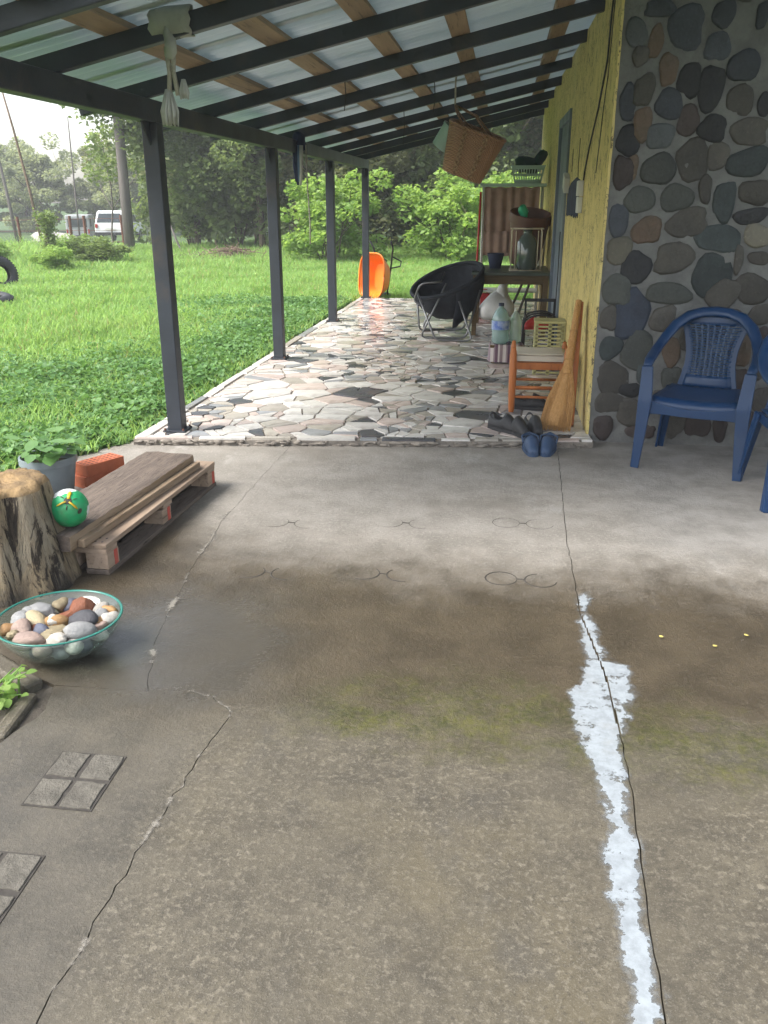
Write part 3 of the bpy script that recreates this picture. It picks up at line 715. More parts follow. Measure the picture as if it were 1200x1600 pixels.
def stone_mesh(hw, hh, rot, seed, bulge=.02):
    q = random.Random(seed); n = 18; bm = B(); c, s_ = math.cos(R(rot)), math.sin(R(rot))
    e = q.uniform(2.0, 3.2); ph = [q.uniform(0, 6.28) for _ in range(3)]; am = [q.uniform(.03, .12), q.uniform(.04, .10), q.uniform(.02, .055)]
    def rad(t):
        k = (abs(math.cos(t)) ** e + abs(math.sin(t)) ** e) ** (-1 / e)
        return k * (1 + am[0] * math.sin(2 * t + ph[0]) + am[1] * math.sin(3 * t + ph[1]) + am[2] * math.sin(5 * t + ph[2]))
    vs = []
    for sc_, y in ((1.0, .012), (.97, -bulge * .45), (.82, -bulge * .85), (.45, -bulge)):
        for i in range(n):
            t = 2 * math.pi * i / n; r = rad(t) * sc_; a, b = hw * r * math.cos(t), hh * r * math.sin(t)
            vs.append((a * c + b * s_, y + q.uniform(-.002, .002), -a * s_ + b * c))
    vs.append((0, -bulge * 1.03, 0))
    fs = [(k * n + i, k * n + (i + 1) % n, (k + 1) * n + (i + 1) % n, (k + 1) * n + i) for k in range(3) for i in range(n)]
    fs += [(3 * n + i, 3 * n + (i + 1) % n, 4 * n) for i in range(n)]
    return bm.add(vs, fs)
q = random.Random(12); placed = []
for k, e in enumerate(STONES.split(';')):
    x, z, hw, hh, rr, c = e.split(','); x, z, hw, hh = float(x), float(z), float(hw) * 1.09, float(hh) * 1.09
    if x - hw < .61: x = .615 + hw
    stone_mesh(hw, hh, float(rr), k, q.uniform(.006, .016)).build('wall_stone', SM[c], stone_wall, smooth=180, loc=(x, 5.604, z)); placed.append((x, z, max(hw, hh)))
cols = 'bbddmnnoggttpp'; tries = 0
while tries < 2600:
    tries += 1; r = q.uniform(.06, .13); x = q.uniform(.72, 3.4); z = q.uniform(.06, 2.85)
    if x < 1.68 and z < 2.5: continue
    if all((x - a) ** 2 + (z - b) ** 2 > ((r + c) * .93) ** 2 for a, b, c in placed):
        stone_mesh(r * q.uniform(.85, 1.1), r * q.uniform(.8, 1.1), q.uniform(-40, 40), tries, q.uniform(.012, .026)).build('wall_stone', SM[q.choice(cols)], stone_wall, smooth=180, loc=(x, 5.604, z)); placed.append((x, z, r))
# side wall: masonry core, then the yellow coat with its ragged front edge
core = B(); T = .3
def wv(y, z, t=0): return (W(y) + t, y, z)
core.add([wv(5.612, -.1), wv(13.7, -.1), wv(13.7, 2.72), wv(5.612, 2.72), wv(5.612, -.1, T), wv(13.7, -.1, T), wv(13.7, 2.72, T), wv(5.612, 2.72, T)],
         [(1, 0, 3, 2), (4, 5, 6, 7), (0, 4, 7, 3), (5, 1, 2, 6), (3, 7, 6, 2)])
core.build('wall_core', M['mortar'], house, world=True)
edge = jag([(5.585, 2.72), (5.59, 1.6), (5.60, .9), (5.625, .6), (5.62, .3), (5.585, .1), (5.60, .03)], .05, .011, 9)
fb = B()
def coat(poly, t0, t1):
    n = len(poly); vs = [wv(y, z, -t1) for y, z in poly] + [wv(y, z, -t0) for y, z in poly]
    fb.add(vs, [tuple(range(n)), tuple(range(2 * n - 1, n - 1, -1))] + [(i, n + i, n + (i + 1) % n, (i + 1) % n) for i in range(n)])
coat(edge + jag([(5.60, .035), (6.2, .055), (8.55, .055)], .08, .006, 3)[1:] + [(8.55, 2.72)], .0, .014)
coat([(8.55, 2.26), (9.85, 2.26), (9.85, 2.72), (8.55, 2.72)], .0, .013)
coat([(9.85, .055), (13.7, .055), (13.7, 2.72), (9.85, 2.72)], .0, .014)
fb.build('yellow_wall', M['yellow'], house, world=True)
dr = B()
dr.add([wv(8.62, .06, -.004), wv(9.78, .06, -.004), wv(9.78, 2.19, -.004), wv(8.62, 2.19, -.004)], [(3, 2, 1, 0)])
door = dr.build('door', M['door'], house, world=True)
def frame_bar(y0, y1, z0, z1, t):
    b = B(); b.add([wv(y0, z0, -t), wv(y1, z0, -t), wv(y1, z1, -t), wv(y0, z1, -t), wv(y0, z0, .01), wv(y1, z0, .01), wv(y1, z1, .01), wv(y0, z1, .01)], [(3, 2, 1, 0), (0, 1, 5, 4), (1, 2, 6, 5), (2, 3, 7, 6), (3, 0, 4, 7)])
    return b.build('door_frame', M['door'], door, bevel=.003)
frame_bar(8.55, 8.63, .055, 2.26, .035); frame_bar(9.77, 9.85, .055, 2.26, .035); frame_bar(8.63, 9.77, 2.18, 2.26, .034)
for z0, z1 in ((.25, .95), (1.1, 2.05)):
    b = B(); b.add([wv(8.78, z0, -.016), wv(9.62, z0, -.016), wv(9.62, z1, -.016), wv(8.78, z1, -.016), wv(8.74, z0 - .04, -.003), wv(9.66, z0 - .04, -.003), wv(9.66, z1 + .04, -.003), wv(8.74, z1 + .04, -.003)], [(3, 2, 1, 0), (0, 1, 5, 4), (1, 2, 6, 5), (2, 3, 7, 6), (3, 0, 4, 7)])
    b.build('door_panel', M['door'], door)
# sockets, dark patch and cables on the yellow wall
def plate(name, y0, y1, z0, z1, t, mat, tilt=0, bev=.006):
    c = ((y0 + y1) / 2, (z0 + z1) / 2)
    b = B().box((W(c[0]) - .014 - t / 2, c[0], c[1]), (t, y1 - y0, z1 - z0), (tilt, 0, 0)); return b.build(name, mat, house, world=True, bevel=bev)
plate('switch_box', 8.28, 8.48, 1.57, 1.70, .05, M['white_plastic'], .25); plate('switch_box', 6.98, 7.10, 1.52, 1.63, .045, M['white_plastic']); plate('switch_box', 6.99, 7.11, 1.40, 1.515, .04, M['white_plastic'])
n_ = 14; dpb = B(); qq = random.Random(8)
poly = [(7.30 + 1.12 * i / n_, 1.37 + qq.uniform(-.02, .015)) for i in range(n_ + 1)] + [(8.42, 1.56), (8.1, 1.63), (7.6, 1.665), (7.30, 1.64)]
fbk = fb; fb = dpb; coat(poly, .012, .02); fb = fbk
dpb.build('dark_patch', M['dark_blue'], house, world=True)
def wire(pts, r=.004):
    b = B(); P = []
    for i in range(len(pts) - 1):
        for k in range(6):
            t = k / 6; y = pts[i][0] + (pts[i + 1][0] - pts[i][0]) * t; z = pts[i][1] + (pts[i + 1][1] - pts[i][1]) * t; P.append((W(y) - .02, y + .012 * math.sin(z * 13), z))
    P.append((W(pts[-1][0]) - .02, pts[-1][0], pts[-1][1]))
    return b.tube(P, r, 6).build('wall_cable', M['cable'], house, world=True, smooth=180)
wire([(5.95, 2.70), (6.05, 2.3), (6.35, 2.05), (6.75, 1.85), (6.95, 1.70), (7.0, 1.6)], .006)
wire([(5.85, 2.70), (5.95, 2.2), (6.1, 1.9), (6.2, 1.66)], .003)
wire([(7.5, 1.95), (7.52, 1.75), (7.42, 1.6), (7.36, 1.40)], .003)
wire([(8.1, 1.9), (8.1, 1.72)], .003)
wire([(8.95, 1.2), (8.9, .8), (8.93, .4)], .006)

# ------------------------------------------------------------------ the porch roof
BX = -2.11; SL = .225
def rz(x): return 2.045 + SL * (x - BX)
roof = thing('porch_roof', 'lean-to porch roof of metal sheets on dark steel posts and beams', 'roof', (BX, 5.34, .05))
ra = math.atan(SL)
for y in (5.34, 8.11, 10.83, 13.58):
    p = B().box((BX, y, .05 + 1.875 / 2), (.098, .098, 1.875)).build('post', M['steel'], roof, world=True, bevel=.006)
    B().box((BX, y, .056), (.15, .15, .012)).build('base_plate', M['steel'], p, bevel=.002)
    for dx, dy in ((-1, -1), (1, -1), (1, 1), (-1, 1)): B().lathe([(.001, .012), (.008, .012), (.008, 0)], (BX + dx * .062, y + dy * .062, .062), 6).build('bolt', M['rust'], p)
    for dy in (-1, 1): B().add([(BX - .004, y + dy * .05, 1.80), (BX - .004, y + dy * .05, 1.924), (BX - .004, y + dy * .17, 1.924), (BX + .004, y + dy * .05, 1.80), (BX + .004, y + dy * .05, 1.924), (BX + .004, y + dy * .17, 1.924)], [(0, 1, 2), (3, 5, 4), (0, 2, 5, 3)]).build('gusset', M['steel'], p)
B().box((BX, 8.4, 1.985), (.09, 10.5, .12)).build('eave_beam', M['steel'], roof, world=True, bevel=.006)
RY = [3.45, 4.2, 5.26, 6.5, 7.63, 9.0, 10.25, 11.45, 12.55, 13.55]
for y in RY:
    x0 = BX - .4; x1 = 3.45 if y < 5.6 else W(y) - .002
    L = (x1 - x0) / math.cos(ra); cx = (x0 + x1) / 2
    B().box((0, 0, 0), (L, .055, .085)).build('rafter', M['steel'], roof, bevel=.005, loc=(cx - BX, y - 5.34, rz(cx) + .043 - .05), rot=(0, -ra, 0))
PX = [-2.02, -1.79, -1.315, -.82, -.35, .31]
for i, x in enumerate(PX):
    if i == 0: continue
    q = random.Random(i)
    yy = 3.2
    while yy < 13.7:
        l = min(q.uniform(3.2, 4.2), 13.72 - yy)
        if l < .3: break
        B().box((0, 0, 0), (.125, l - .004, .034)).build('purlin', M['purlin'], roof, bevel=.003, loc=(x - BX + q.uniform(-.012, .012), yy + l / 2 - 5.34, rz(x) + .103 - .05), rot=(0, -ra, q.uniform(-.004, .004)))
        yy += l
for x in (1.0, 1.7, 2.4, 3.1):
    B().box((0, 0, 0), (.105, 2.35, .034)).build('purlin', M['purlin'], roof, bevel=.003, loc=(x - BX, 4.38 - 5.34, rz(x) + .103 - .05), rot=(0, -ra, 0))
def sheet(y0, y1, x0, x1, dz):
    b = B(); nx = 6; ny = int((y1 - y0) / .0125); q = random.Random(int(y0 * 100))
    for j in range(ny + 1):
        y = y0 + (y1 - y0) * j / ny
        for i in range(nx + 1):
            x = x0 + (x1 - x0) * i / nx
            b.v.append((x, y, rz(x) + .148 + dz + .011 * math.sin(2 * math.pi * y / .105) + .006 * math.sin(y * 1.9 + x * 2.1)))
    b.f = [(j * (nx + 1) + i, (j + 1) * (nx + 1) + i, (j + 1) * (nx + 1) + i + 1, j * (nx + 1) + i + 1) for j in range(ny) for i in range(nx)]; b.m = [0] * len(b.f)
    return b.build('roof_sheet', M['roof'], roof, world=True, smooth=180, solid=.0012)
yy = 3.15; k = 0
while yy < 13.7:
    y1 = min(yy + .97, 13.78); sheet(yy, y1 + .04, BX - .5, 3.5 if yy < 5.55 else W(13.7) + .55, .003 * (k % 2)); yy += .97; k += 1

# ------------------------------------------------------------------ blue plastic armchairs
def make_chair(label):
    t = thing('plastic_armchair', label, 'chair', group='blue plastic armchairs')
    m = M['chair_blue']
    # seat: dished plate with rolled front lip
    b = B(); nx, ny = 12, 12; vs = []
    for j in range(ny + 1):
        v = j / ny
        for i in range(nx + 1):
            u = i / nx * 2 - 1; w = .245 - .045 * v
            y = -.235 + .45 * v
            z = .415 - .018 * (1 - u * u) * math.sin(math.pi * min(1, v * 1.05)) - (.045 * (1 - v / .12) ** 2 if v < .12 else 0) + .008 * u * u
            vs.append((u * w, y, z))
    b.add(vs, [(j * (nx + 1) + i, j * (nx + 1) + i + 1, (j + 1) * (nx + 1) + i + 1, (j + 1) * (nx + 1) + i) for j in range(ny) for i in range(nx)])
    seat = b.build('seat', m, t, smooth=180, solid=.007)
    b = B()   # front apron with its shallow arch
    pts = [(-.25 + .5 * i / 10, -.237 - .004 * math.sin(math.pi * i / 10), .365 - .018 * math.sin(math.pi * i / 10)) for i in range(11)]
    b.ribbon(pts, [.085, .065, .055, .05, .047, .046, .047, .05, .055, .065, .085], .012, wdir=(0, 0, 1)); b.build('apron', m, seat, bevel=.003)
    b = B()
    
    for s in (-1, 1): B().ribbon([(s * .245, -.22, .385), (s * .225, 0, .385), (s * .205, .2, .385)], .05, .012, wdir=(0, 0, 1)).build('seat_rail', m, seat, bevel=.003)
    # front legs rise into arm posts
    for s in (-1, 1):
        b = B(); P = [(s * .285, -.275, 0), (s * .275, -.262, .2), (s * .268, -.25, .40), (s * .272, -.235, .50), (s * .278, -.222, .595)]
        b.ribbon(P, [.046, .062, .078, .07, .062], .018, wdir=(1, 0, 0)); b.ribbon([(p[0] + s * (.02), p[1] + .02, p[2]) for p in P], [.034, .045, .06, .055, .05], .014, wdir=(0, 1, 0))
        b.build('front_leg', m, t, bevel=.004)
        b = B(); P = [(s * .245, .285, 0), (s * .225, .25, .2), (s * .205, .21, .41)]
        b.ribbon(P, [.044, .052, .06], .016, wdir=(1, 0, 0)); b.ribbon([(p[0] + s * .018, p[1] - .02, p[2]) for p in P], [.034, .045, .055], .014, wdir=(0, 1, 0))
        b.build('rear_leg', m, t, bevel=.004)
    # arm and top rail run on as one arch
    half = [(.278, -.225, .600), (.284, -.14, .622), (.286, -.04, .640), (.278, .06, .672), (.255, .15, .722), (.215, .21, .785), (.15, .245, .838), (.075, .258, .862), (0, .262, .868)]
    P = half + [(-x, y, z) for x, y, z in reversed(half[:-1])]
    nrm = []
    for (x, y, z) in P:
        k = max(0, min(1, (y + .05) / .28)); nrm.append(Vector((1 if x >= 0 else -1, 0, 0)).lerp(Vector((0, -.25, 1)), 0.0) * (1 - k) + Vector((x * .8, -.1, 1)) * k if k > .02 else Vector((1 if x > 0 else -1, 0, 0)))
    wd = []
    for i, (x, y, z) in enumerate(P):
        k = max(0, min(1, (y - .0) / .2)); a = Vector((1 if x > 0 else -1, .2, .1)); up = Vector((0, .22, .97)); c2 = Vector((x / .27, .1, .75))
        v = (a * (1 - k) + (up if abs(x) < .12 else c2) * k); wd.append(v.normalized() if x >= 0 else -v.normalized() if k < .0 else v.normalized())
    # build as tube with a flattened section so that the band never twists
    b = B(); b.tube(P, [.024, .03, .031, .031, .033, .036, .036, .034, .034, .034, .036, .036, .033, .031, .031, .03, .024], 10, flat=.62)
    b.build('arm_and_top_rail', m, t, smooth=180)
    # hourglass back: two side stiles, bottom panel and a woven grid
    def hw(v): return .126 + .052 * (2 * v - .75) ** 2 * (1.15 if v > .4 else .8)
    def bp(u, v):
        return (u * hw(v), .205 + .062 * v - .018 * (1 - u * u) * 1.2 + .03, .415 + .445 * v)
    for s in (-1, 1):
        b = B(); P = [bp(s, .855 * i / 12) for i in range(13)]; b.ribbon(P, [.05] * 4 + [.042] * 5 + [.042, .04, .036, .03], .012, wdir=(1, 0, 0)); b.build('back_stile', m, t, bevel=.003)
    b = B()
    vs = [bp(u / 4 - 1, v * .16 / 3) for v in range(4) for u in range(9)]; b.add(vs, [(j * 9 + i, j * 9 + i + 1, (j + 1) * 9 + i + 1, (j + 1) * 9 + i) for j in range(3) for i in range(8)])
    b.build('back_lower_panel', m, t, smooth=180, solid=.01)
    b = B(); vs = [bp((u / 4 - 1) * (1 - .05 * v), .83 + v * .14 / 3) for v in range(4) for u in range(9)]; b.add(vs, [(j * 9 + i, j * 9 + i + 1, (j + 1) * 9 + i + 1, (j + 1) * 9 + i) for j in range(3) for i in range(8)])
    b.build('back_upper_panel', m, t, smooth=180, solid=.01)
    b = B()
    for i in range(9):
        u = -.88 + 1.76 * i / 8; dy = .003 * (-1) ** i
        b.ribbon([tuple(Vector(bp(u, .14 + .72 * k / 10)) + Vector((0, .004, 0))) for k in range(11)], .010, .005, wdir=(1, 0, 0))
    for k in range(21):
        v = .16 + .68 * k / 20
        b.ribbon([tuple(Vector(bp(-.95 + 1.9 * i / 24, v)) + Vector((0, -.004 + .0015 * (-1) ** (i // 3 + k), 0))) for i in range(25)], .0085, .004, wdir=(0, 0, 1))
    b.build('woven_back_panel', M['chair_weave_sheen'], t)
    return t
ch = make_chair('blue plastic armchair standing whole against the stone wall')
ch.location = (1.185, 5.20, 0); ch.rotation_euler = (0, 0, R(-20))
dup(ch, (1.645, 4.62, 0), R(5), 'nearer blue plastic armchair cut off by the right edge of the photo')

# ------------------------------------------------------------------ folding moon chair
t = thing('moon_chair', 'round black canvas folding chair with bent steel tube legs', 'chair', (-.62, 9.85, .05))
rm = Vector((0, 0, 1)).rotation_difference(Vector((-.34, -.30, 1)).normalized()).to_matrix()
C0 = Vector((0, 0, .60))
b = B(); n = 40; q = random.Random(3)
prof = [(.41, 0), (.405, -.05), (.385, -.13), (.345, -.22), (.28, -.31), (.19, -.375), (.08, -.40), (.01, -.405)]
b.lathe(prof, C0, n, rot=rm, wob=lambda a, i: 1 + .018 * math.sin(9 * a + i) * min(1, i / 3))
b.build('sling_seat', M['black_cloth'], t, smooth=180, solid=.012)
ring = [C0 + rm @ Vector((.415 * math.cos(2 * math.pi * i / 40), .415 * math.sin(2 * math.pi * i / 40), .004)) for i in range(41)]
B().tube(ring, .022, 8).build('rim_hem', M['black_cloth'], t, smooth=180)
b = B()   # canvas apron hanging behind the raised side
vs = []
for j in range(7):
    for i in range(15):
        a = R(-75 + 120 * i / 14); p = C0 + rm @ Vector((.425 * math.cos(a), .425 * math.sin(a), -.01)); k = j / 6
        vs.append((p.x * (1 - .28 * k * k) + .008 * math.sin(i * 2.1 + j), p.y * (1 - .28 * k * k), p.z - .40 * k))
b.add(vs, [(j * 15 + i, j * 15 + i + 1, (j + 1) * 15 + i + 1, (j + 1) * 15 + i) for j in range(6) for i in range(14)]); b.build('canvas_back', M['black_cloth'], t, smooth=180, solid=.006)
def leg(p, name='leg'):
    P = [Vector(x) for x in p]; out = []
    for i in range(len(P)):
        if 0 < i < len(P) - 1:
            a, c, d = P[i - 1], P[i], P[i + 1]; ra_ = .07; p1 = c + (a - c).normalized() * ra_; p2 = c + (d - c).normalized() * ra_
            for k in range(6): s_ = k / 5; out.append(p1 * (1 - s_) ** 2 + c * 2 * s_ * (1 - s_) + p2 * s_ ** 2)
        else: out.append(P[i])
    B().tube(out, .0115, 8).build(name, M['grey_steel'], t, smooth=180)
leg([(.02, -.40, .60), (-.26, -.30, .012), (.24, -.30, .012), (.38, -.20, .52)])
leg([(-.30, -.33, .50), (-.08, -.48, .012), (.32, -.48, .012), (.16, -.40, .42)])
leg([(-.05, .40, .66), (-.30, .36, .012), (.18, .36, .012), (.36, .22, .60)])
leg([(-.36, .2, .52), (-.32, .20, .012), (.10, .44, .012), (.2, .38, .5)])
leg([(-.02, -.425, .62), (-.26, -.40, .60), (-.34, -.34, .40), (-.22, -.36, .36)], 'side_ring')
# ------------------------------------------------------------------ table and what stands on it
t = thing('table', 'dark green table pushed against the yellow wall', 'table', (.08, 10.4, .05))
tt = B(); tt.box((0, 0, .675), (.86, 1.15, .03)); tt.build('table_top', M['table'], t, bevel=.006)
for y in (-.53, .53): B().box((0, y, .61), (.74, .025, .095)).build('apron', M['table_wood'], t, bevel=.003)
for x in (-.375, .375): B().box((x, 0, .61), (.025, 1.0, .095)).build('apron', M['table_wood'], t, bevel=.003)
for x in (-.385, .385):
    for y in (-.53, .53): B().box((x, y, .33), (.05, .05, .66), taper=(1, 1)).build('leg', M['table_wood'], t, bevel=.004)
TZ = .05 + .69
def cup(name, label, cat, loc, r0, r1, h, mat, thick=.006, n=26, rot=(0, 0, 0), rim=.0):
    t = thing(name, label, cat, loc)
    m = rotm(rot)
    B().lathe([(.001, 0), (r0, 0), (r1, h), (r1 + rim, h), (r1 + rim, h - .02 if rim else h), (r1 - thick, h), (r0 - thick, thick), (.001, thick)] if not rim else [(.001, 0), (r0, 0), (r1, h - .03), (r1 + rim, h - .03), (r1 + rim, h), (r1 - thick, h), (r0 - thick, thick), (.001, thick)], (0, 0, 0), n, rot=m).build('body', mat, t, smooth=40)
    return t
cup('dark_pot', 'small dark blue plant pot standing on the green table', 'pot', (-.10, 10.45, TZ), .065, .09, .17, M['dark_blue'], rim=.005)
t = thing('wire_lantern', 'cream wire lantern with dark glass jar on the green table', 'lantern', (.24, 10.2, TZ))
fr = B()
w, h = .165, .45
for x in (-w, w):
    for y in (-.09, .09): fr.tube([(x, y, 0), (x, y, h - .03), (x * .93, y, h)], .008, 6)
for z in (.006, h):
    for y in (-.09, .09): fr.tube([(-w * 1.12, y, z), (w * 1.12, y, z)], .007, 6)
    for x in (-w, w): fr.tube([(x, -.09, z), (x, .09, z)], .007, 6)
for x in (-.12, .125): fr.tube([(x, -.1, .02), (x, -.1, h - .02)], .006, 6)
fr.build('wire_frame', M['cream_wire'], t, smooth=180)
j = B().lathe([(.001, .01), (.10, .01), (.115, .05), (.115, .30), (.08, .37), (.05, .39), (.05, .43), (.055, .435)], (.01, 0, 0), 24).build('glass_jar', M['dark_glass'], t, smooth=180)
B().lathe([(.001, .43), (.056, .43), (.056, .455), (.001, .46)], (.01, 0, 0), 20).build('lid', M['black_metal'], j, smooth=40)
t = thing('brown_tub', 'deep brown plastic tub tilted behind the wire lantern', 'tub', (.225, 10.72, TZ))
rmx = Euler((R(14), R(6), 0)).to_matrix()
B().lathe([(.001, .02), (.165, .02), (.185, .1), (.225, .50), (.245, .50), (.245, .60), (.232, .605), (.215, .58), (.175, .06), (.001, .05)], (0, .02, .03), 34, rot=rmx).build('body', M['brown_plastic'], t, smooth=40)
tag(B().blob((0, 0, 0), (.05, .045, .06), 4, 12, 8, amp=.35).build('green_bag', pm('green_polythene', (.02, .30, .15), (.03, .42, .22), 9, .35, .4), smooth=180, loc=(.20, 10.50, TZ + .63)), 'small crumpled green bag on the brown tub rim', 'bag')
# ------------------------------------------------------------------ rack with curtain behind the table
t = thing('storage_rack', 'white shelf rack with a brown curtain behind the green table', 'rack', (.07, 11.45, .05))
for x, y in ((-.36, -.2), (.36, -.2), (-.36, .2), (.36, .2)): B().tube([(x, y, 0), (x, y, 1.62)], .012, 8).build('upright', M['white_plastic'], t, smooth=180)
B().box((0, 0, 1.61), (.80, .48, .035)).build('top_shelf', M['mint'], t, bevel=.006)
B().box((0, 0, .95), (.76, .44, .02)).build('shelf', M['white_plastic'], t, bevel=.004); B().box((0, 0, .35), (.76, .44, .02)).build('shelf', M['white_plastic'], t, bevel=.004)
b = B(); vs = []
for jz in range(15):
    for i in range(41):
        x = -.34 + .66 * i / 40; k = jz / 14
        vs.append((x, -.235 + .022 * math.sin(i * .9 + .6 * math.sin(i * .31)) * (.5 + k * .6) - .02 * k, 1.585 - .80 * k + .006 * math.sin(i * .7)))
b.add(vs, [(jz * 41 + i, jz * 41 + i + 1, (jz + 1) * 41 + i + 1, (jz + 1) * 41 + i) for jz in range(14) for i in range(40)]); cur = b.build('curtain', M['curtain'], t, smooth=180, solid=.004)
b = B(); vs = []
for jz in range(5):
    for i in range(17):
        x = -.34 + .30 * i / 16; vs.append((x, -.285 + .012 * math.sin(i * 1.1), 1.08 - .26 * jz / 4))
b.add(vs, [(jz * 17 + i, jz * 17 + i + 1, (jz + 1) * 17 + i + 1, (jz + 1) * 17 + i) for jz in range(4) for i in range(16)]); b.build('pocket', M['curtain'], cur, smooth=180, solid=.004)
tag(B().tube([(-.345, 11.16, .06), (-.33, 11.12, .9), (-.315, 11.1, 1.58)], .013, 8).build('red_pole', M['red'], smooth=180), 'thin red pole leaning on the curtained rack', 'pole')
t = thing('laundry_basket', 'mint green slotted basket on top of the curtained rack', 'basket', (.24, 11.4, 1.678))
w0, d0, w1, d1, h = .155, .13, .195, .17, .19
def bq(k, s): return (w0 + (w1 - w0) * k) * s[0], (d0 + (d1 - d0) * k) * s[1], h * k
b = B(); b.box((0, 0, .006), (2 * w0, 2 * d0, .012))
for k0, k1 in ((0, .22), (.48, .58), (.84, 1.04)):
    A = [bq(k0, s) for s in ((-1, -1), (1, -1), (1, 1), (-1, 1))]; C = [bq(k1, s) for s in ((-1, -1), (1, -1), (1, 1), (-1, 1))]
    for i in range(4): b.add([A[i], A[(i + 1) % 4], C[(i + 1) % 4], C[i]], [(0, 1, 2, 3)])
for i in range(4):
    s0, s1 = ((-1, -1), (1, -1), (1, 1), (-1, 1))[i], ((1, -1), (1, 1), (-1, 1), (-1, -1))[i]
    for k in range(12):
        u0, u1 = (k - .04) / 11.5, (k + .38) / 11.5
        vs = []
        for kk in (.2, .86):
            a, c = Vector(bq(kk, s0)), Vector(bq(kk, s1)); vs += [a.lerp(c, max(0, u0)), a.lerp(c, min(1, u1))]
        b.add([vs[0], vs[1], vs[3], vs[2]], [(0, 1, 2, 3)])
b.build('basket_body', M['mint'], t, solid=.006)
B().lathe([(w1, 0), (w1 + .012, 0), (w1 + .012, .012), (w1, .012)], (0, 0, h), 4, rot=(0, 0, R(45))).build('rim', M['mint'], t).scale = (1.40, 1.24, 1)
b = B().blob((-.02, 0, .19), (.15, .12, .10), 5, 16, 10, amp=.4).blob((.13, .02, .26), (.07, .07, .14), 8, 12, 8, (0, .5, 0), .3)
tag(b.build('green_laundry', M['green_cloth'], smooth=180, loc=(.24, 11.4, 1.678)), 'dark green cloth heaped in the mint basket', 'cloth')
# ------------------------------------------------------------------ under and beside the table
tag(B().blob((0, 0, .17), (.19, .15, .19), 11, 22, 16, amp=.28).blob((.07, 0, .36), (.06, .05, .09), 4, 12, 8, (0, .3, 0), .4).build('white_plastic_bag', M['bag'], smooth=180, loc=(-.06, 11.02, .058)), 'full white plastic bag tied shut under the green table', 'bag')
t = thing('red_canister', 'red canister half hidden behind the white plastic bag', 'canister', (-.25, 11.36, .05))
B().box((0, 0, .16), (.22, .15, .32)).build('body', M['red'], t, bevel=.03); B().tube([(-.06, 0, .315), (-.06, 0, .36), (.05, 0, .36), (.05, 0, .315)], .012, 8).build('handle', M['red'], t, smooth=180); B().lathe([(.001, 0), (.025, 0), (.025, .03), (.001, .03)], (.085, 0, .315), 14).build('cap', M['white_plastic'], t)
# leaning tool handles behind the table
for k, (x0, y0, x1, y1, h) in enumerate(((.05, 11.1, .30, 11.18, .66), (.17, 10.95, .36, 11.15, .62))):
    tag(B().tube([(x0, y0, .055), (x1, y1, h)], .016, 8).build('tool_handle', M['pole_grey'], smooth=180), ['longer pale tool handle leaning under the table', 'shorter grey tool handle leaning under the table'][k], 'handle')
# low stool draped with striped cloth, bottles on it
t = thing('low_stool', 'low stool draped with a striped cloth under two bottles', 'stool', (.055, 8.24, .05))
B().box((0, 0, .155), (.30, .24, .025)).build('seat', M['table_wood'], t, bevel=.005)
for x in (-.12, .12):
    for y in (-.09, .09): B().box((x, y, .072), (.03, .03, .144)).build('leg', M['table_wood'], t)
b = B(); vs = []; N = 60
per = []
for i in range(N):
    a = 2 * math.pi * i / N; e = 4; k = (abs(math.cos(a)) ** e + abs(math.sin(a)) ** e) ** (-1 / e); per.append((.155 * k * math.cos(a), .125 * k * math.sin(a)))
rings = [(.4, .1715), (.8, .172), (.99, .171), (1.03, .155), (1.05, .10), (1.06, .05), (1.08, .012)]
for j, (sc_, z) in enumerate(rings):
    for i in range(N): f = 1 + .03 * math.sin(i * 1.25) * max(0, j - 2) / 3; vs.append((per[i][0] * sc_ * f, per[i][1] * sc_ * f, z))
b.add(vs, [(j * N + i, j * N + (i + 1) % N, (j + 1) * N + (i + 1) % N, (j + 1) * N + i) for j in range(len(rings) - 1) for i in range(N)] + [tuple(range(N))])
tag(b.build('striped_cloth', M['stripe_cloth'], smooth=60, loc=(.055, 8.24, .05)), 'brown and grey striped cloth hanging over the low stool', 'cloth')
def bottle(label, loc, r, h, mat, cap, lab=None):
    t = thing('plastic_bottle', label, 'bottle', loc)
    prof = [(.001, .004), (r * .8, 0), (r, .02 * h / .3), (r * .97, h * .3), (r, h * .34), (r, h * .6), (r * .96, h * .66), (r * .62, h * .82), (r * .27, h * .9), (r * .25, h * .95)]
    bo = B().lathe(prof, n=26).build('body', mat, t, smooth=180)
    B().lathe([(.001, h), (r * .3, h), (r * .3, h * .93), (r * .25, h * .93)], n=16).build('cap', cap, t, smooth=40)
    if lab: B().lathe([(r * 1.012, h * .36), (r * 1.012, h * .58)], n=26).build('label', lab, bo, smooth=180)
bottle('big pale green water bottle with blue label on the striped stool', (-.005, 8.2, .224), .082, .37, M['pet'], M['dark_blue'], M['label_blue'])
bottle('smaller clear bottle beside the big water bottle', (.135, 8.26, .224), .058, .32, M['pet_clear'], M['white_plastic'])
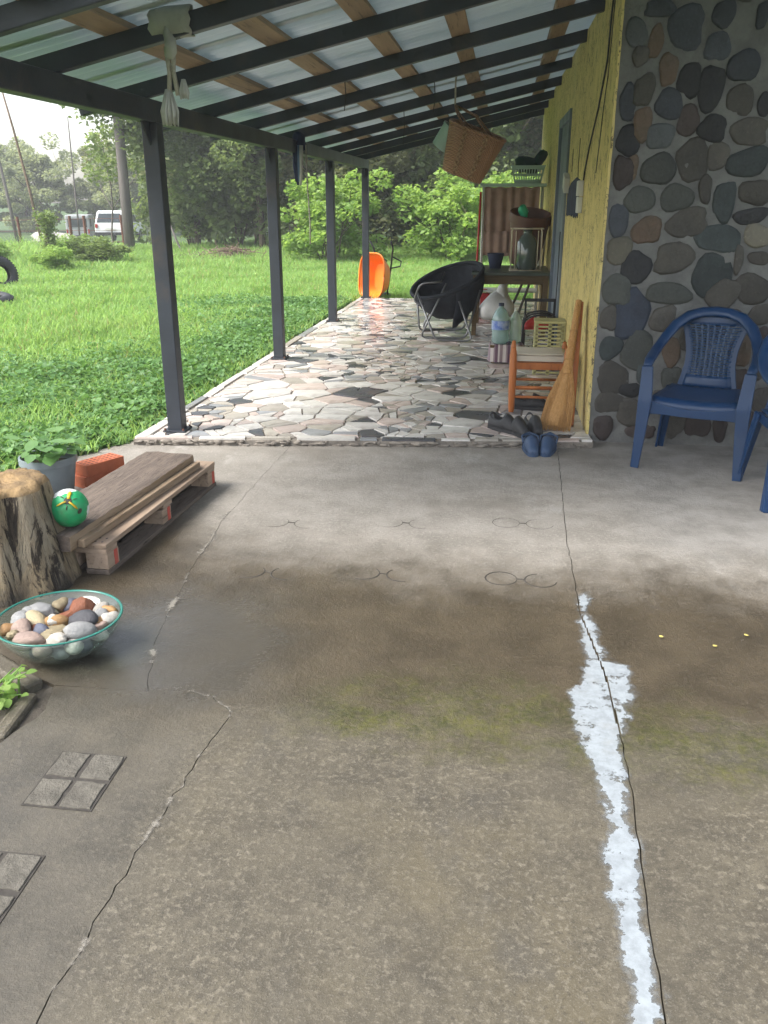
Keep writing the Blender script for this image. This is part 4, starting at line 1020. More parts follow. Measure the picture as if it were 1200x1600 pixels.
# shoe rack with arched black frames
t = thing('shoe_rack', 'black metal shoe rack with arched ends beside the yellow wall', 'rack', (.37, 8.45, .05))
for y in (-.16, 0, .16):
    P = [(-.16, y, 0), (-.16, y, .34)] + [(-.16 * math.cos(math.pi * i / 8), y, .34 + .09 * math.sin(math.pi * i / 8)) for i in range(1, 8)] + [(.12, y, .34), (.12, y, 0)]
    B().tube(P, .009, 6).build('arched_frame', M['black_metal'], t, smooth=180)
for z in (.10, .26, .40):
    for x in (-.15, -.05, .06, .11): B().tube([(x, -.17, z), (x, .17, z)], .006, 6).build('rail', M['black_metal'], t)
B().box((0, .28, .52), (.30, .02, .03)).build('top_bar', M['black_metal'], t); B().box((-.14, .28, .26), (.02, .02, .52)).build('post', M['black_metal'], t); B().box((.14, .28, .26), (.02, .02, .52)).build('post', M['black_metal'], t)
# pale yellow hamper
t = thing('laundry_hamper', 'pale yellow slatted plastic hamper beside the yellow wall', 'hamper', (.42, 7.72, .05))
for x in (-.115, .0, .115): B().box((x, -.11, .22), (.03, .012, .44)).build('front_stile', M['yellow_plastic'], t, bevel=.003)
for x in (-.115, .115):
    B().box((x, .11, .22), (.03, .012, .44)).build('rear_stile', M['yellow_plastic'], t, bevel=.003)
for k in range(13):
    z = .02 + .033 * k; b = B(); b.box((0, -.112, z), (.24, .008, .014)); b.box((0, .112, z), (.24, .008, .014)); b.box((-.122, 0, z), (.008, .22, .014)); b.box((.122, 0, z), (.008, .22, .014)); b.build('slat', M['yellow_plastic'], t)
B().box((0, 0, .452), (.27, .25, .02)).build('lid', M['yellow_plastic'], t, bevel=.005)
# ------------------------------------------------------------------ wooden stool
t = thing('wooden_stool', 'orange varnished wooden stool with cream woven seat', 'stool', (.285, 6.32, .05))
for sx, x in ((-1, -.185), (1, .185)):
    for y in (-.15, .15):
        hh = .46
        B().lathe([(.001, 0), (.019, 0), (.022, .03), (.025, .2), (.026, .36), (.020, .385), (.020, .43), (.014, .45), (.015, .46), (.001, .47)], (x, y, 0), 14).build('leg', M['orange_wood'], t, smooth=40)
for y in (-.15, .15):
    B().tube([(-.18, y, .18), (.18, y, .18)], .011, 8).build('rung', M['orange_wood'], t, smooth=180); B().tube([(-.18, y, .11), (.18, y, .11)], .010, 8).build('rung', M['orange_wood'], t, smooth=180)
    B().box((0, y, .335), (.33, .028, .05)).build('seat_rail', M['orange_wood'], t, bevel=.004)
for x in (-.185, .185):
    B().tube([(x, -.15, .21), (x, .15, .21)], .011, 8).build('rung', M['orange_wood'], t, smooth=180); B().box((x, 0, .335), (.028, .26, .05)).build('seat_rail', M['orange_wood'], t, bevel=.004)
b = B()
for k in range(26):
    y = -.145 + .29 * k / 25; P = [(-.185, y, .372), (-.18, y, .408), (-.15, y, .418), (0, y, .412), (.15, y, .418), (.18, y, .408), (.185, y, .372)]; b.tube(P, .0068, 6)
b.box((0, 0, .385), (.35, .275, .04)); b.build('woven_seat', M['cream_weave'], t, smooth=60)
# ------------------------------------------------------------------ shoes
def shoe(bm, L=.27, Wd=.095, H=.085, openb=.46, mi=0, mi2=1):
    # toe at -y; closed vamp, open heel
    ns, na = 16, 14; outer = []
    for i in range(ns + 1):
        v = i / ns; y = -L / 2 + L * v
        w = Wd / 2 * (math.sin(math.pi * min(1, (v + .04) * .62 + .06)) ** .55) * (1 if v < .93 else (1 - (v - .93) * 6)) * (.45 if i == 0 else 1)
        top = H * (.30 + .85 * math.sin(min(1, v * 1.9) * math.pi / 2)) if v < openb else H * (.72 + .22 * ((v - .7) / .3) ** 2)
        if i == 0: top *= .5
        row = []
        for k in range(na + 1):
            a = math.pi * k / na; amin = 0 if v < openb else .30
            aa = a
            x = -w * math.cos(aa); z = top * math.sin(aa) ** .7
            row.append((x, y, z, aa))
        outer.append(row)
    vs = [(x, y, z + .012) for row in outer for x, y, z, a in row]; fs = []
    for i in range(ns):
        v = (i + .5) / ns
        for k in range(na):
            if v > openb and .3 * na <= k + .5 <= .7 * na and v < .93: continue
            fs.append((i * (na + 1) + k, i * (na + 1) + k + 1, (i + 1) * (na + 1) + k + 1, (i + 1) * (na + 1) + k))
    bm.add(vs, fs, mi)
    # sole
    po = [(outer[i][0][0] * 1.06, outer[i][0][1]) for i in range(ns + 1)] + [(outer[i][-1][0] * 1.06, outer[i][-1][1]) for i in range(ns, -1, -1)]
    bm.prism(po, 0, .02, mi)
    po2 = [(x * .85, y * .95) for x, y in po]; bm.prism(po2, .021, .026, mi2)
def pair(name, label, loc, rz_, mat, spots, **kw):
    for k, (x, y, a, lab) in enumerate(spots):
        b = B(); shoe(b, **kw); t = thing(name, lab, 'shoe', (x, y, loc), R(a), label)
        b.build('upper', [mat, M['black_metal']], t, smooth=50, solid=.006)
        if name == 'clog':
            B().tube([(-.05, .02, .05), (-.053, .09, .075), (0, .14, .085), (.053, .09, .075), (.05, .02, .05)], .007, 6, flat=1).build('heel_strap', mat, t, smooth=180)
pair('clog', 'blue rubber clogs by the step', 0, 0, M['clog_blue'], ((.225, 5.31, 5, 'left one of the two blue rubber clogs below the step'), (.325, 5.32, -9, 'right one of the two blue rubber clogs below the step')), openb=.6, H=.075)
pair('black_shoe', 'black shoes by the wooden stool', .05, 0, M['rubber'], ((.055, 5.62, 40, 'black shoe farthest left in front of the wooden stool'), (.13, 5.56, 28, 'middle black shoe in front of the wooden stool'), (.245, 5.60, 12, 'black shoe between the middle one and the broom'), (.24, 6.28, 75, 'black shoe lying under the wooden stool')), L=.28, H=.095)
b = B(); shoe(b, L=.27, H=.09); t = thing('sneaker', 'red and white sneaker lying on the black shoe rack', 'shoe', (.33, 8.44, .335), R(-60)); b.build('upper', [M['red'], M['white_plastic']], t, smooth=50, solid=.006)
# ------------------------------------------------------------------ broom and plank
t = thing('straw_broom', 'orange straw broom leaning on the yellow wall beside the stool', 'broom', (.40, 5.66, .052))
top = Vector((.115, .42, .80)); neck = Vector((.052, .17, .34)); q = random.Random(6)
P = [neck.lerp(top, i / 10) for i in range(11)]
h = B().tube(P, [.036, .033, .031, .029, .027, .026, .025, .024, .023, .022, .021], 12).build('handle', M['broom'], t, smooth=60)
for k in range(7):
    c = neck.lerp(top, .06 + .13 * k); B().tube([c - (top - neck).normalized() * .006, c + (top - neck).normalized() * .006], .037 - .0022 * k, 12).build('binding', M['broom'], h, smooth=60)
b = B(); ax = (neck - top).normalized(); u = Vector((1, -.12, .0)); u = (u - ax * u.dot(ax)).normalized(); w = ax.cross(u)
for k in range(520):
    a, c = q.uniform(-1, 1), q.uniform(-1, 1)
    s0 = neck + ax * -.05 + u * a * .03 + w * c * .026; e_ = Vector((u.x * a * .105 - .02, u.y * a * .115 + c * .028, 0)) + Vector((0.0, .0, q.uniform(.0, .035)))
    mid = s0.lerp(e_, .55) + u * a * .018 + Vector((q.gauss(0, .003), q.gauss(0, .003), 0)); b.tube([s0, mid, e_], [.0036, .0034, .0016], 4, cap=False)
b.lathe([(.05, 0), (.048, .03)], (0, 0, 50), 4) if False else None
fill = [(neck.lerp(Vector((-.02, 0, .03)), i / 8)) for i in range(9)]
vs = []
for i, p in enumerate(fill):
    k = i / 8; hw_, hd_ = .028 + .034 * k ** 1.3, .024 - .010 * k
    for j in range(14): a = 2 * math.pi * j / 14; vs.append(p + u * math.cos(a) * hw_ + w * math.sin(a) * hd_)
b.add(vs, [(i * 14 + j, i * 14 + (j + 1) % 14, (i + 1) * 14 + (j + 1) % 14, (i + 1) * 14 + j) for i in range(8) for j in range(14)])
b.build('bristles', M['broom'], t)
pl_a, pl_b = Vector((.535, 6.13, .83)), Vector((.50, 5.78, .055))
d = (pl_a - pl_b); mid = (pl_a + pl_b) / 2
o = B().box((0, 0, 0), (.035, .085, d.length)).build('wooden_plank', M['orange_wood'], bevel=.006, loc=mid); o.rotation_euler = d.to_track_quat('Z', 'Y').to_euler()
tag(o, 'narrow reddish brown plank standing behind the straw broom', 'plank')
tag(B().tube([(.44, 10.75, .06), (.475, 10.95, 1.25)], .014, 8).build('pale_stick', M['cream_wire'], smooth=180), 'pale stick leaning on the wall beyond the door', 'stick')

# ------------------------------------------------------------------ hanging things under the roof
t = thing('wicker_basket', 'brown wicker basket hung tilted by rope under the porch roof', 'basket', (-.40, 7.66, 1.655))
tilt = Euler((R(8), R(20), 0)).to_matrix()
def basket_ring(k, n=36):
    hw_, hd_ = .165 + .07 * k, .11 + .045 * k; e = 3.2; out = []
    for i in range(n):
        a = 2 * math.pi * i / n; r = (abs(math.cos(a)) ** e + abs(math.sin(a)) ** e) ** (-1 / e); out.append(tilt @ Vector((hw_ * r * math.cos(a), hd_ * r * math.sin(a), .36 * k)) + Vector((.02, 0, .03)))
    return out
vs = []; ks = [0, .01, .15, .3, .45, .6, .75, .9, 1.0]
for k in ks: vs += basket_ring(k)
n = 36
b = B().add(vs, [(i * n + j, i * n + (j + 1) % n, (i + 1) * n + (j + 1) % n, (i + 1) * n + j) for i in range(len(ks) - 1) for j in range(n)] + [tuple(range(n - 1, -1, -1))])
body = b.build('basket_body', M['wicker'], t, smooth=60, solid=.012)
B().tube(basket_ring(1.0) + basket_ring(1.0)[:1], .013, 8).build('rim', M['wicker'], t, smooth=180)
for uu in (-.35, .42):
    b = B()
    for k in range(17):
        kk = .04 + .9 * k / 16; hw_, hd_ = .165 + .07 * kk, .11 + .045 * kk
        for s in (-1, 1):
            c = tilt @ Vector((uu * hw_ + s * .012 * math.sin(k * 1.2), -hd_ * .99 - .012, .36 * kk)) + Vector((.02, 0, .03)); b.blob(c, (.010, .006, .014), k, 6, 4)
    b.build('braided_band', M['wicker_light'], body, smooth=180)
apex = Vector((-.05, 0, .56))
b = B()
for s in (-1, 1):
    p = tilt @ Vector((s * .1, -.13, .36)) + Vector((.02, 0, .03)); p2 = tilt @ Vector((s * .1, .13, .36)) + Vector((.02, 0, .03))
    b.tube([p, p.lerp(apex, .5) + Vector((s * .03, 0, .03)), apex, p2.lerp(apex, .5) + Vector((s * .03, 0, .03)), p2], .008, 6)
b.build('handle', M['wicker'], t, smooth=180)
B().tube([apex, Vector((-.05, -.01, .74)), Vector((-.04, -.03, rz(-.44) - 1.655 + .02))], .008, 6).build('rope', M['rope'], t, smooth=180)
o = B().lathe([(.001, 0), (.075, 0), (.09, .17), (.095, .17), (.095, .185), (.08, .185), (.07, .01), (.001, .008)], n=24, rot=(R(10), R(38), 0)).build('white_tub', M['mint'], smooth=40, loc=(-.57, 7.70, 1.90))
tag(o, 'pale plastic tub sticking out of the hanging wicker basket', 'tub')
# pale rag bundle tied to the second rafter
t = thing('hanging_rag', 'pale rag bundle with strings hanging from the near rafter', 'rag', (-1.53, 4.2, 2.20))
b = B(); ny = 14; vs = []
for j in range(ny):
    a = 2 * math.pi * j / ny
    for i in range(6): vs.append((-.09 + .19 * i / 5 + .006 * math.sin(j * 3), .042 * math.cos(a) * (1 + .08 * math.sin(i * 2 + j)), .045 + .03 * (-.09 + .19 * i / 5) * 7 * .225 + .062 * math.sin(a)))
b.add(vs, [(j * 6 + i, j * 6 + i + 1, ((j + 1) % ny) * 6 + i + 1, ((j + 1) % ny) * 6 + i) for j in range(ny) for i in range(5)]); b.build('wrapped_cloth', M['rag_pale'], t, smooth=180, solid=.006)
B().blob((-.01, -.03, -.05), (.03, .025, .06), 3, 10, 8, amp=.4).build('knot', M['rag_pale'], t, smooth=180)
for x0, x1, l in ((-.02, -.025, .30), (.012, .02, .26)): B().tube([(x0, -.03, -.06), (x0 * .6, -.035, -.16), (x1, -.03, -.06 - l * .75)], [.013, .010, .012], 7).build('string', M['rope'], t, smooth=180)
for nm, cx_, cz_, rr_, ll_, nn_ in (('lower_tuft', -.025, -.25, .038, .13, 60), ('side_tuft', .05, -.21, .022, .06, 26)):
    b = B(); q = random.Random(nn_)
    for k in range(nn_):
        a = q.uniform(0, 6.28); r_ = rr_ * math.sqrt(q.random()); b.tube([(cx_ + r_ * .3 * math.cos(a), -.03 + r_ * .3 * math.sin(a), cz_ + .02), (cx_ + r_ * math.cos(a), -.03 + r_ * math.sin(a), cz_ - ll_ * .55), (cx_ + r_ * .9 * math.cos(a), -.03 + r_ * .9 * math.sin(a), cz_ - ll_ * q.uniform(.8, 1.05))], [.004, .006, .003], 5)
    b.build(nm, M['rag_pale'], t, smooth=180)
# dark rag and rope over the eave beam
t = thing('dark_rag', 'dark blue rag and rope hanging from the eave beam', 'rag', (-2.05, 8.95, 2.02))
B().blob((0, 0, -.0), (.075, .06, .085), 5, 14, 9, amp=.35).build('bundle', M['dark_blue'], t, smooth=180)
for k in range(4): B().tube([(.02 * k - .03, -.05, -.03), (.022 * k - .035, -.06, -.22), (.012 * k - .02, -.055, -.36 - .03 * (k % 2))], [.024, .018, .012], 7).build('hanging_end', [M['dark_blue'], M['dark_blue'], pm('blue_rag', (.09, .15, .24), None, 8, .9), M['rag_pale']][k], t, smooth=180)
B().tube([(.07, 0, -.02), (.075, 0, -.4), (.09, .01, -.75), (.085, .01, -.95)], .007, 6).build('rope', M['rope'], t, smooth=180)
# wires dangling from the rafters
for k, (x, y, l) in enumerate(((-.62, 7.63, .22), (-1.02, 9.0, .30), (-1.15, 6.5, .18))):
    tag(B().tube([(x, y, rz(x) + .02), (x + .01, y - .01, rz(x) - l * .5), (x - .005, y, rz(x) - l)], .0035, 5).build('dangling_wire', M['cable']), ['thin wire dangling left of the hanging wicker basket', 'thin wire dangling far down under the roof rafters', 'short thin wire dangling nearest under the roof'][k], 'wire')

# ------------------------------------------------------------------ orange wheelbarrow tipped against the last post
t = thing('wheelbarrow', 'orange wheelbarrow tipped on end against the last post', 'wheelbarrow', (-2.06, 13.95, .0))
mt = Euler((R(0), 0, 0)).to_matrix()
# tray in its own frame: opening towards +z, nose towards -y
def tray(k):
    w, l0, l1 = .17 + .115 * k, -.24 - .13 * k, .18 + .15 * k; out = []
    for i in range(32):
        a = 2 * math.pi * i / 32; e = 3.4; r = (abs(math.cos(a)) ** e + abs(math.sin(a)) ** e) ** (-1 / e); x, y = r * math.cos(a), r * math.sin(a)
        out.append(Vector((x * w, (l0 + l1) / 2 + y * (l1 - l0) / 2, -.24 * (1 - k))))
    return out
rot = Matrix.Rotation(R(-38), 3, 'Z') @ Matrix.Rotation(R(84), 3, 'X')
def TW(v): return rot @ Vector(v) + Vector((-.02, .0, .37))
vs = []
for k in (0, .03, .25, .5, .75, 1): vs += [TW(p) for p in tray(k)]
b = B().add(vs, [(i * 32 + j, i * 32 + (j + 1) % 32, (i + 1) * 32 + (j + 1) % 32, (i + 1) * 32 + j) for i in range(5) for j in range(32)] + [tuple(range(31, -1, -1))]); b.build('tray', M['orange'], t, smooth=50, solid=.008)
r1 = [TW(p) for p in tray(1.0)]; B().tube(r1 + r1[:1], .012, 8).build('tray_rim', M['orange'], t, smooth=180)
for s in (-1, 1):
    B().tube([TW((s * .10, -.42, -.27)), TW((s * .15, .1, -.27)), TW((s * .22, .42, -.22)), TW((s * .25, .52, -.14))], .014, 8).build('handle', M['black_metal'], t, smooth=180)
    B().tube([TW((s * .16, .12, -.26)), TW((s * .17, .16, -.46)), TW((s * .17, .24, -.48)), TW((s * .18, .30, -.25))], .012, 8).build('leg', M['black_metal'], t, smooth=180)
wb = B(); wp = [TW((0, -.44 + .15 * math.cos(2 * math.pi * i / 20), -.36 + .15 * math.sin(2 * math.pi * i / 20))) for i in range(21)]; wb.tube(wp, .035, 8); wh = wb.build('wheel', M['rubber'], t, smooth=180)
B().tube([TW((-.1, -.44, -.36)), TW((.1, -.44, -.36))], .012, 8).build('axle', M['grey_steel'], wh)

# ------------------------------------------------------------------ left foreground
# pallet
t = thing('pallet', 'light wooden pallet with red marks lying by the lawn', 'pallet', (-1.60, 3.14, 0), R(-3.0))
W_, L_ = .62, 1.24
for k, x in enumerate((0, -.14, -.28)):
    ub = B().box((x - .05, L_ / 2, .128), (.105, L_, .022)).build('top_board', M['pallet'], t, bevel=.003)
    B().box((x - .05, L_ / 2, .011), (.105, L_, .022)).build('bottom_board', M['old_timber'], t, bevel=.003)
    for y in (.055, L_ / 2 - .02, L_ - .055):
        bl = B().box((x - .05, y, .0585), (.10, .10, .071)).build('block', M['pallet'], t, bevel=.003)
        if k == 0: B().box((x + .0012, y + .02, .0585), (.003, .026, .066)).build('red_mark', M['red_paint'], bl)
for y in (.05, L_ / 2, L_ - .05): B().box((-.19, y, .1055), (.38, .098, .021)).build('cross_board', M['pallet'], t, bevel=.003)
for y in (.03, .07):
    for x in (-.03, -.06): B().lathe([(.001, .0012), (.004, .001), (.005, 0)], (x, y, .139), 8).build('nail', M['black_metal'], t)
# weathered timber lying on it
t = thing('weathered_timber', 'thick dark cracked timber lying on the wooden pallet', 'timber', (-1.79, 3.66, .141), R(-4.2))
b = B(); q = random.Random(2); ny, L2, wd, th = 26, 1.22, .275, .068
ring = [(-.5, 0), (-.5, 1), (-.42, 1.04), (-.25, 1.0), (-.08, 1.03), (.1, 1.0), (.28, 1.04), (.44, 1.02), (.5, .96), (.495, .5), (.47, 0)]
vs = []
for j in range(ny + 1):
    for (u, v) in ring:
        ed_ = q.gauss(0, .003); vs.append((u * wd + ed_ * .5, -L2 / 2 + L2 * j / ny + (q.gauss(0, .004) if j in (0, ny) else 0), v * th + (q.gauss(0, .0018) if v > .5 else 0)))
m_ = len(ring)
b.add(vs, [(j * m_ + i, j * m_ + (i + 1) % m_, (j + 1) * m_ + (i + 1) % m_, (j + 1) * m_ + i) for j in range(ny) for i in range(m_)] + [tuple(range(m_)), tuple(ny * m_ + i for i in range(m_ - 1, -1, -1))])
b.m = [(1 if (k % m_) in (8, 9) and k < ny * m_ else 0) for k in range(len(b.f))]
b.build('timber', [M['old_timber'], M['timber_edge']], t, smooth=35)
B().box((.155, .02, .018), (.035, 1.16, .034), (0, 0, R(-.6))).build('edge_lath', M['timber_edge'], t, bevel=.004)
# stump
t = thing('tree_stump', 'sawn barkless tree stump standing behind the glass bowl', 'stump', (-1.985, 3.03, 0))
ph = [1.3, 4.1, 2.2]
def srad(a, k): return (.262 - .092 * k + .015 * math.sin(3 * a + ph[0]) + .010 * math.sin(7 * a + ph[1]) + .006 * math.sin(13 * a + ph[2] + k) + .02 * max(0, .25 - k))
NS, NK = 64, 14; vs = []
for k in range(NK + 1):
    kk = k / NK
    for i in range(NS):
        a = 2 * math.pi * i / NS; r = srad(a, kk); vs.append((r * math.cos(a) + .01 * kk, r * math.sin(a) + .02 * kk, .415 * kk + .012 * math.sin(a * 2) * kk))
rim0 = NK * NS
for sc_, dz in ((.93, .02), (.8, .028), (.5, .032), (.2, .03)):
    for i in range(NS):
        p = vs[rim0 + i]; vs.append((.01 + (p[0] - .01) * sc_, .02 + (p[1] - .02) * sc_, p[2] + dz + .004 * math.sin(i * 1.7 + sc_ * 9)))
vs.append((.01, .02, .445))
fs = [(k * NS + i, k * NS + (i + 1) % NS, (k + 1) * NS + (i + 1) % NS, (k + 1) * NS + i) for k in range(NK + 4) for i in range(NS)] + [((NK + 4) * NS + i, (NK + 4) * NS + (i + 1) % NS, len(vs) - 1) for i in range(NS)]
b = B().add(vs, fs); b.m = [1 if k >= NK * NS else 0 for k in range(len(fs))]
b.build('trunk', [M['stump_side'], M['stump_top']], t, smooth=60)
# glass bowl with pebbles
BCX, BCY = -1.475, 2.50
t = thing('glass_bowl', 'round clear glass bowl full of pebbles on the wet concrete', 'bowl', (BCX, BCY, 0))
pr = [(.001, .004), (.085, .004), (.12, .016), (.16, .048), (.192, .09), (.212, .135)]
inn = [(.204, .137), (.183, .092), (.152, .053), (.115, .024), (.08, .013), (.001, .013)]
gbm = B().lathe(pr + inn, n=56).build('glass_shell', M['bowl_glass'], t, smooth=180)
B().lathe([(.2045, .1365), (.2125, .1352), (.2145, .138), (.2125, .1405), (.2045, .1395), (.2045, .1365)], n=56).build('rim', M['glass_rim'], t, smooth=180)
PM = {'w': stone_mat('pebble_white', (.384, .360, .322), (.310, .285, .248)), 'g': stone_mat('pebble_grey', (.211, .211, .205), (.161, .161, .161)), 'd': stone_mat('pebble_dark', (.056, .056, .062), (.037, .037, .043)),
      'o': stone_mat('pebble_ochre', (.310, .186, .081), (.248, .136, .056)), 'r': stone_mat('pebble_brick', (.211, .074, .037), (.161, .062, .034)), 'y': stone_mat('pebble_yellow', (.298, .248, .155), (.236, .192, .118)), 'k': stone_mat('pebble_pink', (.285, .211, .174), (.236, .174, .149)), 'b': stone_mat('pebble_blue', (.087, .093, .124), (.068, .074, .099))}
def bxy(px, py):  # layout read off the bowl seen from above: u right, v away
    return px, py
PEB = [  # u, v, z, sizes, rotation, colour, label
 (.035, .085, .105, .070, .058, .040, 20, 'r', 'big reddish brown pebble at the back of the bowl'),
 (.075, .005, .108, .055, .042, .034, -10, 'd', 'dark speckled grey pebble right of the bowl middle'),
 (-.015, .015, .108, .046, .050, .034, 30, 'o', 'bright ochre pebble in the middle of the bowl'),
 (-.075, .085, .108, .048, .058, .036, 25, 'g', 'grey veined pebble at the back left of the bowl'),
 (-.085, .018, .105, .058, .036, .032, -15, 'y', 'yellow brown pebble left of the ochre one'),
 (-.125, -.03, .102, .036, .050, .030, 40, 'k', 'long pinkish pebble at the left of the bowl'),
 (-.005, -.06, .100, .066, .048, .034, 0, 'y', 'large olive grey pebble at the front of the bowl'),
 (.075, -.07, .105, .052, .034, .030, 10, 'g', 'flat pale grey pebble at the front right of the bowl'),
 (-.055, -.04, .096, .034, .030, .030, 0, 'b', 'bluish grey pebble between olive and brick ones'),
 (-.085, -.02, .094, .030, .030, .028, 10, 'r', 'small brick red pebble at the left of the bowl'),
 (.115, .105, .118, .032, .022, .020, 35, 'w', 'white pebble near the back right rim of the bowl'),
 (.150, .080, .116, .028, .023, .018, -20, 'o', 'tan pebble next to the back right rim'),
 (.128, .050, .112, .026, .036, .020, 15, 'g', 'pale grey pebble below the tan one'),
 (.165, .025, .114, .022, .036, .018, -15, 'w', 'long white pebble against the right rim'),
 (.130, .000, .108, .026, .022, .020, 25, 'o', 'rusty brown pebble right of the dark one'),
 (.145, -.025, .110, .024, .018, .016, 30, 'k', 'small salmon pebble against the right rim'),
 (-.030, .125, .116, .026, .036, .024, 20, 'y', 'slim olive pebble at the back of the bowl'),
 (.005, .13, .112, .032, .034, .022, 5, 'b', 'blue grey pebble behind the big brown one'),
 (-.130, .085, .114, .034, .026, .022, 10, 'g', 'smooth grey pebble near the left back rim'),
 (-.150, .035, .112, .026, .040, .020, -10, 'g', 'tall grey pebble against the left rim'),
 (-.165, -.03, .115, .026, .03, .020, 0, 'o', 'sandy pebble at the far left rim'),
 (-.130, -.085, .116, .026, .020, .018, 10, 'y', 'cream pebble at the front left rim'),
 (-.075, -.105, .108, .050, .030, .026, -5, 'k', 'mauve grey pebble at the front of the bowl'),
 (-.018, -.005, .125, .022, .018, .018, 0, 'w', 'small white lump on the ochre pebble'),
 (.02, -.115, .112, .040, .022, .022, 0, 'w', 'pale striped pebble at the very front of the bowl')]
ca, sa = math.cos(R(12)), math.sin(R(12))
for k, (u_, v_, z, a, c, h, rr, cc, lab) in enumerate(PEB):
    x, y = u_ * ca - v_ * sa, u_ * sa + v_ * ca
    rad_ = math.hypot(x, y); lim = .192 - max(a, c) * .62
    if rad_ > lim: x, y = x * lim / rad_, y * lim / rad_
    o = B().blob((0, 0, 0), (a * .98, c * .98, h), k + 31, *((16, 11) if k % 3 else (9, 6)), amp=.26 if k % 3 else .34).build('pebble', PM[cc], smooth=180 if k % 3 else 28, bevel=0 if k % 3 else .004, loc=(BCX + x, BCY + y, z)); o.rotation_euler = (q.uniform(-.2, .2), q.uniform(-.2, .2), R(rr))
    tag(o, lab, 'pebble', 'pebbles in the glass bowl')
for k in range(16):
    a = 2 * math.pi * k / 16; r = .10 if k % 2 else .135
    cc = 'wgydkgwb'[k % 8]
    o = B().blob((0, 0, 0), (.036, .03, .026), k + 77, 10, 7, amp=.13).build('pebble', PM[cc], smooth=180, loc=(BCX + r * math.cos(a), BCY + r * math.sin(a), .052 if r < .12 else .078)); tag(o, 'pebble in the lower layer seen through the bowl glass', 'pebble', 'pebbles under the top layer')
# bricks
def brick(label, loc, rz_, holes):
    t = thing('hollow_brick', label, 'brick', loc, rz_, 'orange bricks behind the pallet')
    B().box((0, 0, .0325), (.25, .12, .065)).build('brick_body', M['brick'], t, bevel=.003)
    if holes:
        hb = B()
        for i in range(8):
            for j in range(4):
                cx, cy = -.105 + .03 * i, -.042 + .028 * j; hb.add([(cx - .011, cy, .0655), (cx, cy - .009, .0655), (cx + .011, cy, .0655), (cx, cy + .009, .0655)], [(0, 1, 2, 3)])
        hb.build('hole_pattern', M['brick_hole'], t)
brick('perforated orange brick on top of another brick by the bucket', (-2.20, 4.36, .066), R(62), True)
brick('lower orange brick under the perforated brick by the bucket', (-2.215, 4.35, 0), R(62), False)
# bucket with a squash plant
t = thing('grey_bucket', 'grey plastic bucket with a leafy plant beside the bricks', 'bucket', (-2.33, 4.06, 0))
bk = B().lathe([(.001, 0), (.105, 0), (.138, .20), (.146, .20), (.146, .235), (.136, .235), (.103, .012), (.001, .012)], n=32).build('bucket_body', M['bucket_grey'], t, smooth=40)
B().lathe([(.001, .19), (.125, .185)], n=20).build('potting_soil', M['soil'], bk)
def broad_leaf(b, base, tip_dir, size, q, mi=0):
    d = Vector(tip_dir).normalized(); s_ = d.cross(Vector((0, 0, 1))); s_ = s_.normalized() if s_.length > .1 else Vector((1, 0, 0)); n_ = s_.cross(d)
    out = [(0, 0), (.35, .1), (.52, .4), (.36, .72), (.0, 1.0), (-.36, .72), (-.52, .4), (-.35, .1)]
    ctr = base + d * size * .45 - n_ * size * .06
    vs = [ctr] + [base + s_ * a * size + d * c * size + n_ * size * (.10 * abs(a) + q.uniform(-.03, .03) - .12 * c * c) for a, c in out]
    b.add(vs, [(0, 1 + i, 1 + (i + 1) % 8) for i in range(8)], mi)
def leafy(loc, label, name, nst, spread, hgt, size, seed, mat, cat='plant', parent=None):
    q = random.Random(seed); t = thing(name, label, cat, loc)
    st, lf = B(), B()
    for k in range(nst):
        a = q.uniform(0, 6.28); r = spread * q.uniform(.3, 1); h = hgt * q.uniform(.5, 1.1); p0 = Vector((q.gauss(0, .02), q.gauss(0, .02), 0)); p2 = Vector((r * math.cos(a), r * math.sin(a), h)); p1 = p0.lerp(p2, .5) + Vector((0, 0, h * .3))
        st.tube([p0, p1, p2], [.004, .0035, .002], 5)
        broad_leaf(lf, p2, (math.cos(a), math.sin(a), q.uniform(-.5, .3)), size * q.uniform(.6, 1.2), q)
        if q.random() < .7: broad_leaf(lf, p1, (math.cos(a + 1.5), math.sin(a + 1.5), q.uniform(-.2, .5)), size * q.uniform(.5, .9), q)
    st.build('stems', M['grass'], t, smooth=180); lf.build('foliage', mat, t, smooth=60); return t
leafy((-2.33, 4.06, .19), 'leafy squash plant growing in the grey bucket', 'squash_plant', 44, .16, .13, .075, 4, M['cover'])
leafy((-1.52, 2.17, -.02), 'small feathery weed in the soil patch at the left edge', 'weed', 34, .09, .10, .035, 9, M['leaf_light'])
